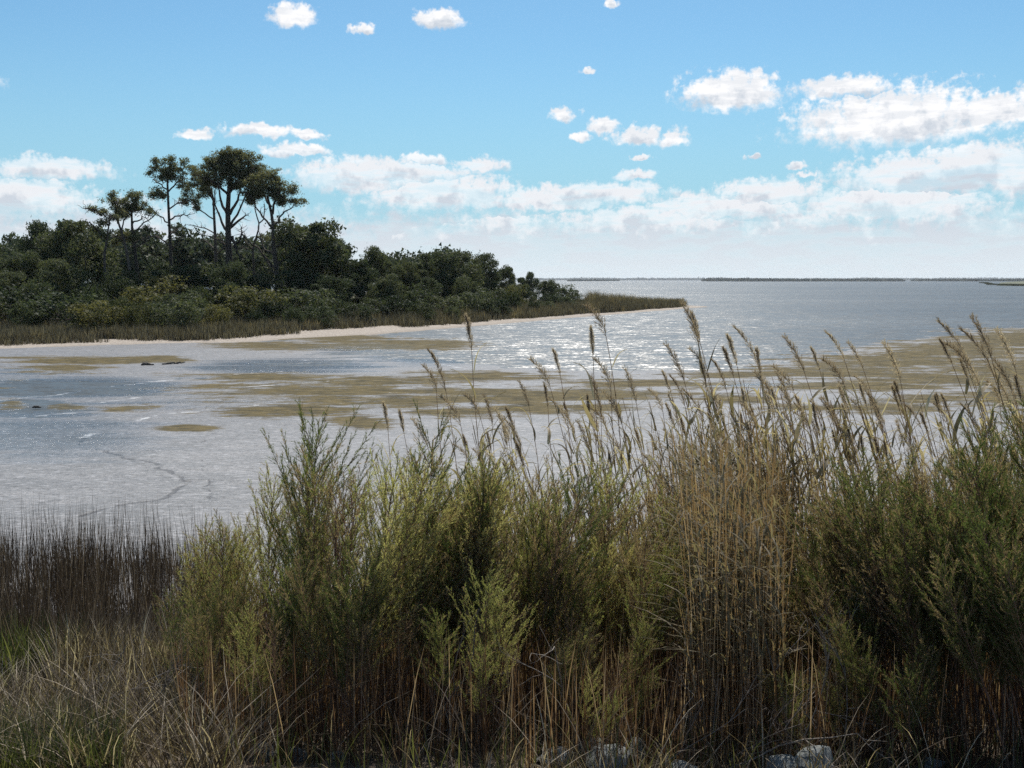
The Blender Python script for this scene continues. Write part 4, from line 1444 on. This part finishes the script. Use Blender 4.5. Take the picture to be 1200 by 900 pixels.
TIPS = [  # px, py of a plume tip, distance, stem variant, label (None: like its neighbours)
    (712, 358, 8.6, 0, 'tallest reed of all, thin with bent leaves, its plume above the far beach'),
    (554, 376, 8.4, 3, 'tall reed left of centre with a dark hooked plume at its top'),
    (696, 384, 8.5, 3, 'reed with a pale upright plume just left of the tallest reed'),
    (823, 372, 8.9, 0, 'left one of two tallest reeds where the right hand reed bed begins'),
    (829, 368, 9.0, 1, 'right one of two tallest reeds where the right hand reed bed begins'),
    (455, 477, 8.2, 3, 'short lone green reed among the shrubs left of centre'),
    (1167, 386, 8.4, 1, 'tallest reed in the bent clump at the right edge'),
    (512, 427, 8.5, 3, None), (524, 427, 8.6, 0, None), (648, 425, 8.8, 1, None), (657, 408, 9.0, 0, None), (717, 427, 8.6, 3, None),
    (502, 497, 8.0, 1, None), (620, 450, 8.8, 0, None), (642, 450, 8.9, 3, None), (777, 453, 8.8, 0, None), (747, 443, 8.7, 0, None),
    (787, 432, 8.9, 1, None), (540, 470, 8.4, 0, None), (577, 470, 8.6, 3, None), (597, 490, 8.5, 0, None), (472, 483, 8.2, 0, None),
    (673, 480, 8.6, 1, None), (561, 455, 8.5, 1, None), (853, 393, 8.9, 1, None), (897, 395, 8.8, 1, None), (890, 413, 9.0, 0, None),
    (940, 403, 9.2, 2, None), (938, 432, 8.9, 1, None), (973, 407, 9.3, 1, None), (988, 392, 9.1, 2, None), (1012, 400, 9.2, 2, None),
    (1043, 413, 9.1, 1, None), (985, 420, 8.9, 2, None), (1013, 447, 8.8, 2, None), (1033, 437, 9.0, 2, None), (1053, 447, 9.2, 1, None),
    (1115, 393, 8.5, 5, None), (1122, 398, 8.6, 5, None), (1152, 392, 8.4, 2, None), (1173, 403, 8.3, 2, None), (1130, 412, 8.5, 5, None), (1142, 420, 8.6, 2, None),
    (807, 417, 9.0, 1, None), (820, 417, 9.2, 1, None), (803, 447, 8.7, 0, None), (960, 463, 8.8, 0, None), (927, 450, 8.8, 0, None),
    (907, 450, 8.7, 1, None), (1087, 483, 8.5, 2, None), (1107, 467, 8.6, 1, None), (1120, 463, 8.4, 1, None), (836, 405, 8.8, 1, None), (845, 425, 9.1, 1, None),
    (862, 410, 9.0, 1, None), (1000, 470, 8.8, 2, None), (1185, 425, 8.4, 2, None), (1190, 400, 8.6, 1, None), (730, 470, 8.5, 0, None), (705, 455, 8.6, 3, None), (690, 462, 8.7, 3, None)]


def reed_label(px):
    if px < 620:
        return 'brown plumed reed rising behind the shrubs left of the tallest reed'
    if px < 795:
        return 'brown plumed reed in the loose group round the tallest reed'
    if px < 925:
        return 'dry reed in the dense stand above the brown stalks'
    if px < 1075:
        return 'left leaning plumed reed in the right hand reed bed'
    return 'pale leaved reed in the bent clump at the right edge'


def reed_group(px):
    return 'reeds: ' + reed_label(px).split(' reed ', 1)[1]


for (px, py, Y, v, lab) in TIPS:
    reed(lab or reed_label(px), px, py, Y, v, group=reed_group(px) if not lab else 'reeds that stand out', psc=1.0)
n_r = 0
while n_r < 225:
    px = random.choice((random.uniform(500, 620), random.uniform(640, 800), random.uniform(795, 925), random.uniform(795, 925), random.uniform(925, 1080), random.uniform(925, 1080), random.uniform(1080, 1230)))
    lo = np.interp(px, [500, 560, 700, 800, 900, 1000, 1100, 1200], [510, 480, 460, 450, 430, 445, 450, 425])
    py = lo + abs(random.gauss(0, 45)) + 4
    pl_ = random.random() < 0.5
    low_ = py > lo + 40
    lab = ('short ' if low_ else 'tall ') + ('' if pl_ else 'plumeless ') + reed_label(px).replace('plumed ', '' if not pl_ else 'plumed ')
    reed(lab, px, py, random.uniform(8.3, 10.2), random.choice((0, 1, 1, 2, 3) if px < 930 else (0, 1, 2, 2)),
         plume=pl_, nl=random.randint(8, 13), group=reed_group(px))
    n_r += 1


# ---- uncountable undergrowth: rushes, dead canes, dry grass
def region_bases(n, pxr, Yr, wpow=1.0):
    px = rng.uniform(pxr[0], pxr[1], n)
    Y = rng.uniform(Yr[0] ** wpow, Yr[1] ** wpow, n) ** (1 / wpow)
    X = (px - 600) / F * Y
    return np.stack([X, Y, bank_z(X, Y) - 0.02], 1), px


def tufts(mb, nt, pxr, Yr, per, h, w, lean, spread, curl, seg=3, hfun=None):
    """tussocks: each has its own height and lean, so the tops stay uneven"""
    b0, px0 = region_bases(nt, pxr, Yr)
    n = nt * per
    idx = np.repeat(np.arange(nt), per)
    bb = b0[idx] + np.concatenate([rng.normal(size=(n, 2)) * spread, np.zeros((n, 1))], 1)
    th = h[0] + (h[1] - h[0]) * rng.random(nt) ** 1.4
    if hfun is not None:
        th *= hfun(px0)
    hh_ = th[idx] * (0.45 + 0.6 * rng.random(n))
    tl = rng.normal(size=(nt, 2)) * lean[0]
    a = len(mb.v)
    blades(mb, bb, hh_, w[0] + (w[1] - w[0]) * rng.random(n), lean[1] * rng.random(n) ** 1.5, curl, seg)
    V = mb.v[-1].reshape(n, -1, 3)                     # tilt every tussock its own way
    dz = V[:, :, 2] - bb[:, None, 2]
    V[:, :, 0] += tl[idx, 0][:, None] * dz
    V[:, :, 1] += tl[idx, 1][:, None] * dz
    mb.v[-1] = V.reshape(-1, 3)


ru = MB()
fade = lambda p_: np.interp(p_, [-160, 170, 275], [1.3, 1.2, 0.8])
tufts(ru, 1000, (-560, 275), (8.6, 14.2), 22, (0.55, 1.25), (0.005, 0.010), (0.10, 0.22), 0.09, 0.12, 3, fade)
tufts(ru, 420, (-560, 275), (8.4, 12.0), 18, (0.4, 0.8), (0.004, 0.008), (0.3, 0.8), 0.12, 0.5, 4, fade)
tag(ru.build('rushes', M['rush']), 'dark brown upright rushes at the left edge of the mud flat', None, kind='stuff')

dc = MB()
rs = MB()
rlf = MB()


def cane_stand(n, pxr, Yr, h, wind):
    """straight canes and, on every one, a few drooping dry leaves"""
    b0, _ = region_bases(n, pxr, Yr)
    hh_ = h[0] + (h[1] - h[0]) * rng.random(n)
    ln_ = rng.normal(size=(n, 2)) * 0.06 + np.array(wind)
    top_ = b0 + np.concatenate([ln_ * hh_[:, None], hh_[:, None]], 1)
    sd_ = unit(np.cross(top_ - b0, rng.normal(size=(n, 3)))) * (0.0025 + 0.0025 * rng.random(n))[:, None]
    rs.tris(b0 - sd_, b0 + sd_, top_ + sd_ * 0.5)
    rs.tris(b0 - sd_, top_ + sd_ * 0.5, top_ - sd_ * 0.5)
    for _ in range(4):
        u_ = (0.35 + 0.62 * rng.random(n))[:, None]
        blades(rlf, b0 + (top_ - b0) * u_, 0.12 + 0.2 * rng.random(n), 0.010 + 0.010 * rng.random(n), 0.3 + 0.9 * rng.random(n), 0.9, 4, wind=(-0.25, 0))


cane_stand(900, (830, 935), (6.9, 9.8), (1.2, 2.3), (-0.06, 0))
cane_stand(240, (820, 935), (6.1, 7.5), (0.9, 1.9), (-0.05, 0))
cane_stand(620, (800, 960), (8.0, 10.2), (1.6, 2.45), (-0.1, 0))
cane_stand(900, (940, 1700), (8.2, 10.2), (1.4, 2.3), (-0.12, 0))
cane_stand(520, (480, 800), (8.2, 10.2), (1.2, 2.1), (-0.02, 0))
tag(rlf.build('reed_leaves', M['reed_leaf']), 'dry pale and olive leaves hanging on the crowded reed stalks', None, kind='stuff')
b_, px_ = region_bases(7000, (950, 1750), (7.4, 11.5))
blades(dc, b_, 0.9 + 0.8 * rng.random(len(b_)), 0.006 + 0.005 * rng.random(len(b_)), 0.2 * rng.random(len(b_)), 0.15, 3, wind=(-0.08, 0))
b_, px_ = region_bases(6500, (260, 800), (7.2, 9.8))
blades(dc, b_, 0.6 + 0.75 * rng.random(len(b_)), 0.006 + 0.005 * rng.random(len(b_)), 0.2 * rng.random(len(b_)), 0.15, 3)
b_, px_ = region_bases(4000, (200, 1750), (5.8, 7.4))
blades(dc, b_, 0.3 + 0.7 * rng.random(len(b_)), 0.006 + 0.004 * rng.random(len(b_)), 0.3 * rng.random(len(b_)), 0.25, 3)
tag(rs.build('reed_stalks', M['cane']), 'upright orange brown stalks of the reed bed right of centre', None, kind='stuff')
tag(dc.build('dead_stalks', M['brown_cane']), 'mass of brown dead stalks between and behind the shrubs', None, kind='stuff')

dg = MB()
tufts(dg, 900, (-560, 260), (5.3, 8.9), 26, (0.25, 0.75), (0.004, 0.010), (0.35, 0.9), 0.10, 0.55, 4)
tufts(dg, 45, (560, 1100), (5.3, 6.0), 16, (0.15, 0.4), (0.004, 0.008), (0.35, 0.9), 0.08, 0.6, 4)
tufts(dg, 160, (40, 210), (7.2, 8.8), 20, (0.5, 1.0), (0.005, 0.011), (0.2, 0.6), 0.10, 0.5, 4)
b_, px_ = region_bases(2600, (55, 200), (8.0, 9.0))
blades(dg, b_, 0.5 + 0.5 * rng.random(len(b_)), 0.006 + 0.006 * rng.random(len(b_)), 0.1 + 0.4 * rng.random(len(b_)), 0.45, 4)
b_, px_ = region_bases(1300, (200, 1700), (5.4, 7.2))
blades(dg, b_, 0.2 + 0.45 * rng.random(len(b_)), 0.004 + 0.004 * rng.random(len(b_)), 0.3 + 0.6 * rng.random(len(b_)), 0.6, 4)
tag(dg.build('dry_grass', M['dry']), 'tangle of pale dry grass in the lower left', None, kind='stuff')

gg = MB()
b_, px_ = region_bases(2600, (-120, 120), (5.2, 6.6))
blades(gg, b_, 0.15 + 0.3 * rng.random(len(b_)), 0.006 + 0.005 * rng.random(len(b_)), 0.2 + 0.4 * rng.random(len(b_)), 0.4, 3)
b_, px_ = region_bases(700, (-80, 60), (8.2, 9.2))
blades(gg, b_, 0.5 + 0.4 * rng.random(len(b_)), 0.012 + 0.01 * rng.random(len(b_)), 0.2 + 0.3 * rng.random(len(b_)), 0.3, 3)
b_, px_ = region_bases(700, (200, 1250), (5.4, 7.0))
blades(gg, b_, 0.15 + 0.3 * rng.random(len(b_)), 0.005 + 0.004 * rng.random(len(b_)), 0.2 + 0.4 * rng.random(len(b_)), 0.4, 3)
tag(gg.build('green_grass', M['green_grass']), 'low green grass showing through in the lower left corner', None, kind='stuff')


# ---- bare twiggy branches
def twiggy(mb, p, d, L, r_, depth):
    n = 6
    pts = [np.array(p, float)]
    dd = np.array(d, float)
    for i in range(n):
        dd = unit(dd + rng.normal(size=3) * 0.16 + np.array([0, 0, 0.03]))
        pts.append(pts[-1] + dd * L / n)
    pts = np.array(pts)
    mb.tube(pts, np.linspace(r_, r_ * 0.45, n + 1), 4 if depth else 3)
    if depth:
        for i in range(1, n + 1):
            if random.random() < 0.8:
                twiggy(mb, pts[i], unit(dd + rng.normal(size=3) * 0.6), L * random.uniform(0.35, 0.6), r_ * 0.55, depth - 1)


TW = []
for i in range(4):
    a_ = MB()
    twiggy(a_, (0, 0, 0), (0.25, 0, 1), 1.0, 0.007, 2)
    TW.append(mk(a_, 'twigs', M['grey_twig']))
TWP = [  # px, py of the foot, distance, lean x, size, label
    (985, 850, 6.0, -0.7, 1.0, 'pale bare branch sweeping up left under the right hand clump'),
    (930, 870, 5.9, -0.3, 0.8, 'pale bare twigs right of the brown reed stalks'),
    (900, 840, 6.2, 0.9, 0.9, 'tangle of grey twigs below the brown reed stalks'),
    (760, 890, 5.75, 0.9, 0.7, 'single white twig slanting over the rocks'),
    (830, 895, 5.8, 0.8, 0.9, 'long grey twigs arching right above the rocks'),
    (490, 800, 6.3, 0.3, 0.9, 'grey bare branch between the low shrubs left of centre'),
    (420, 760, 6.6, -0.4, 0.9, 'thin bare twigs beside the small white rock'),
    (390, 720, 6.9, 0.5, 1.0, 'grey twiggy branch in front of the tall spire'),
    (640, 780, 6.4, 0.3, 0.9, 'bare twigs in the middle of the shrub row'),
    (120, 800, 6.4, 0.8, 0.8, 'bare twigs lying in the dry grass on the left'),
    (30, 780, 6.6, 0.9, 0.9, 'grey fallen branch near the left edge'),
    (705, 640, 7.6, 0.2, 0.9, 'grey bare branch among the shrubs right of centre'),
    (960, 740, 7.0, -0.8, 0.8, 'long bare branch at the left side of the right hand clump'),
]
for i, (px, py, Y, lx, s_, lab) in enumerate(TWP):
    P_ = at(px, py, Y)
    t = thing('bare_branch', lab, 'branch', (P_.x, Y, bz(P_.x, Y) - 0.02), 0, 'bare branches among the shrubs')
    for j in range(2):
        o = link('twigs', TW[(i + j) % 4], t)
        o.location = (j * 0.05, 0, 0)
        q = Vector((lx + random.uniform(-.2, .2), random.uniform(-0.3, 0.1), 1)).normalized().to_track_quat('Z', 'Y')
        o.rotation_euler = (q @ Euler((0, 0, random.uniform(0, 6.28))).to_quaternion()).to_euler()
        o.scale = (s_ * (1 - 0.25 * j),) * 3


# ---- riprap rocks
def rock_mesh(v):
    import bmesh
    bm = bmesh.new()
    bmesh.ops.create_icosphere(bm, subdivisions=3, radius=1)
    cuts = [unit(rng.normal(size=3)) for _ in range(15)]
    offs = [random.uniform(0.42, 0.75) for _ in cuts]
    for ve in bm.verts:
        p = np.array(ve.co)
        for c_, o_ in zip(cuts, offs):
            d_ = p @ c_ - o_
            if d_ > 0:
                p = p - c_ * d_ * 0.93
        p = p * (1 + 0.03 * math.sin(p[0] * 9 + v) * math.cos(p[1] * 8 - v))
        ve.co = p
    me = bpy.data.meshes.new('rock')
    bm.to_mesh(me)
    bm.free()
    me.materials.append(M['rock'])
    return me


RK = [rock_mesh(i) for i in range(5)]
RKP = [  # px, py, Y, size, label
    (397, 850, 6.2, 0.085, 'small white rock lowest left of centre between stems'),
    (300, 862, 6.1, 0.17, 'grey green rock behind the dry grass on the left'),
    (345, 856, 6.2, 0.12, 'grey rock next to the grey green one'),
    (650, 886, 6.0, 0.2, 'pale grey rock seen through dark stems'),
    (712, 880, 5.9, 0.2, 'dark faced rock with a pale top'),
    (800, 893, 5.75, 0.15, 'green tinged rock at the bottom edge under the white twig'),
    (915, 899, 5.75, 0.2, 'flat pale green rock at the bottom edge'),
    (960, 903, 5.7, 0.22, 'broad flat rock at the bottom edge below the right hand clump'),
    (1090, 880, 5.9, 0.14, 'pale rock in the lower right between dark stems'),
    (8, 842, 6.1, 0.17, 'pale rock at the left edge in the dry grass'),
    (230, 890, 5.9, 0.14, 'half hidden rock in the lower left'),
    (690, 845, 6.4, 0.16, 'rock higher on the bank behind the pale topped rock'),
    (745, 850, 6.3, 0.17, 'rock higher on the bank behind the drooping shrub')]
for i, (px, py, Y, s_, lab) in enumerate(RKP):
    P_ = at(px, py, Y)
    s_ *= 0.66
    o = link('rock', RK[i % 5])
    o.location = (P_.x, Y, bz(P_.x, Y) + s_ * 0.28)
    o.scale = (s_ * 1.25, s_ * 1.1, s_ * 0.85)
    o.rotation_euler = (random.uniform(-.3, .3), random.uniform(-.3, .3), random.uniform(0, 6.28))
    tag(o, lab, 'rock', 'riprap rocks at the foot of the shrubs')


# ------------------------------------------------------------------ haze over the whole place
hb = MB()
box(hb, (0, 3400, 11), (9000, 8200, 29))
hm, q = new_mat('haze')
pv = q.n('ShaderNodeVolumePrincipled')
pv.inputs['Density'].default_value = 0.00006
pv.inputs['Color'].default_value = (0.90, 0.95, 1.0, 1)
pv.inputs['Anisotropy'].default_value = 0.3
ho = q.n('ShaderNodeOutputMaterial')
q.put(ho.inputs['Volume'], pv.outputs[0])
tag(hb.build('haze', hm), 'thin pale haze over the bay', None, kind='stuff')
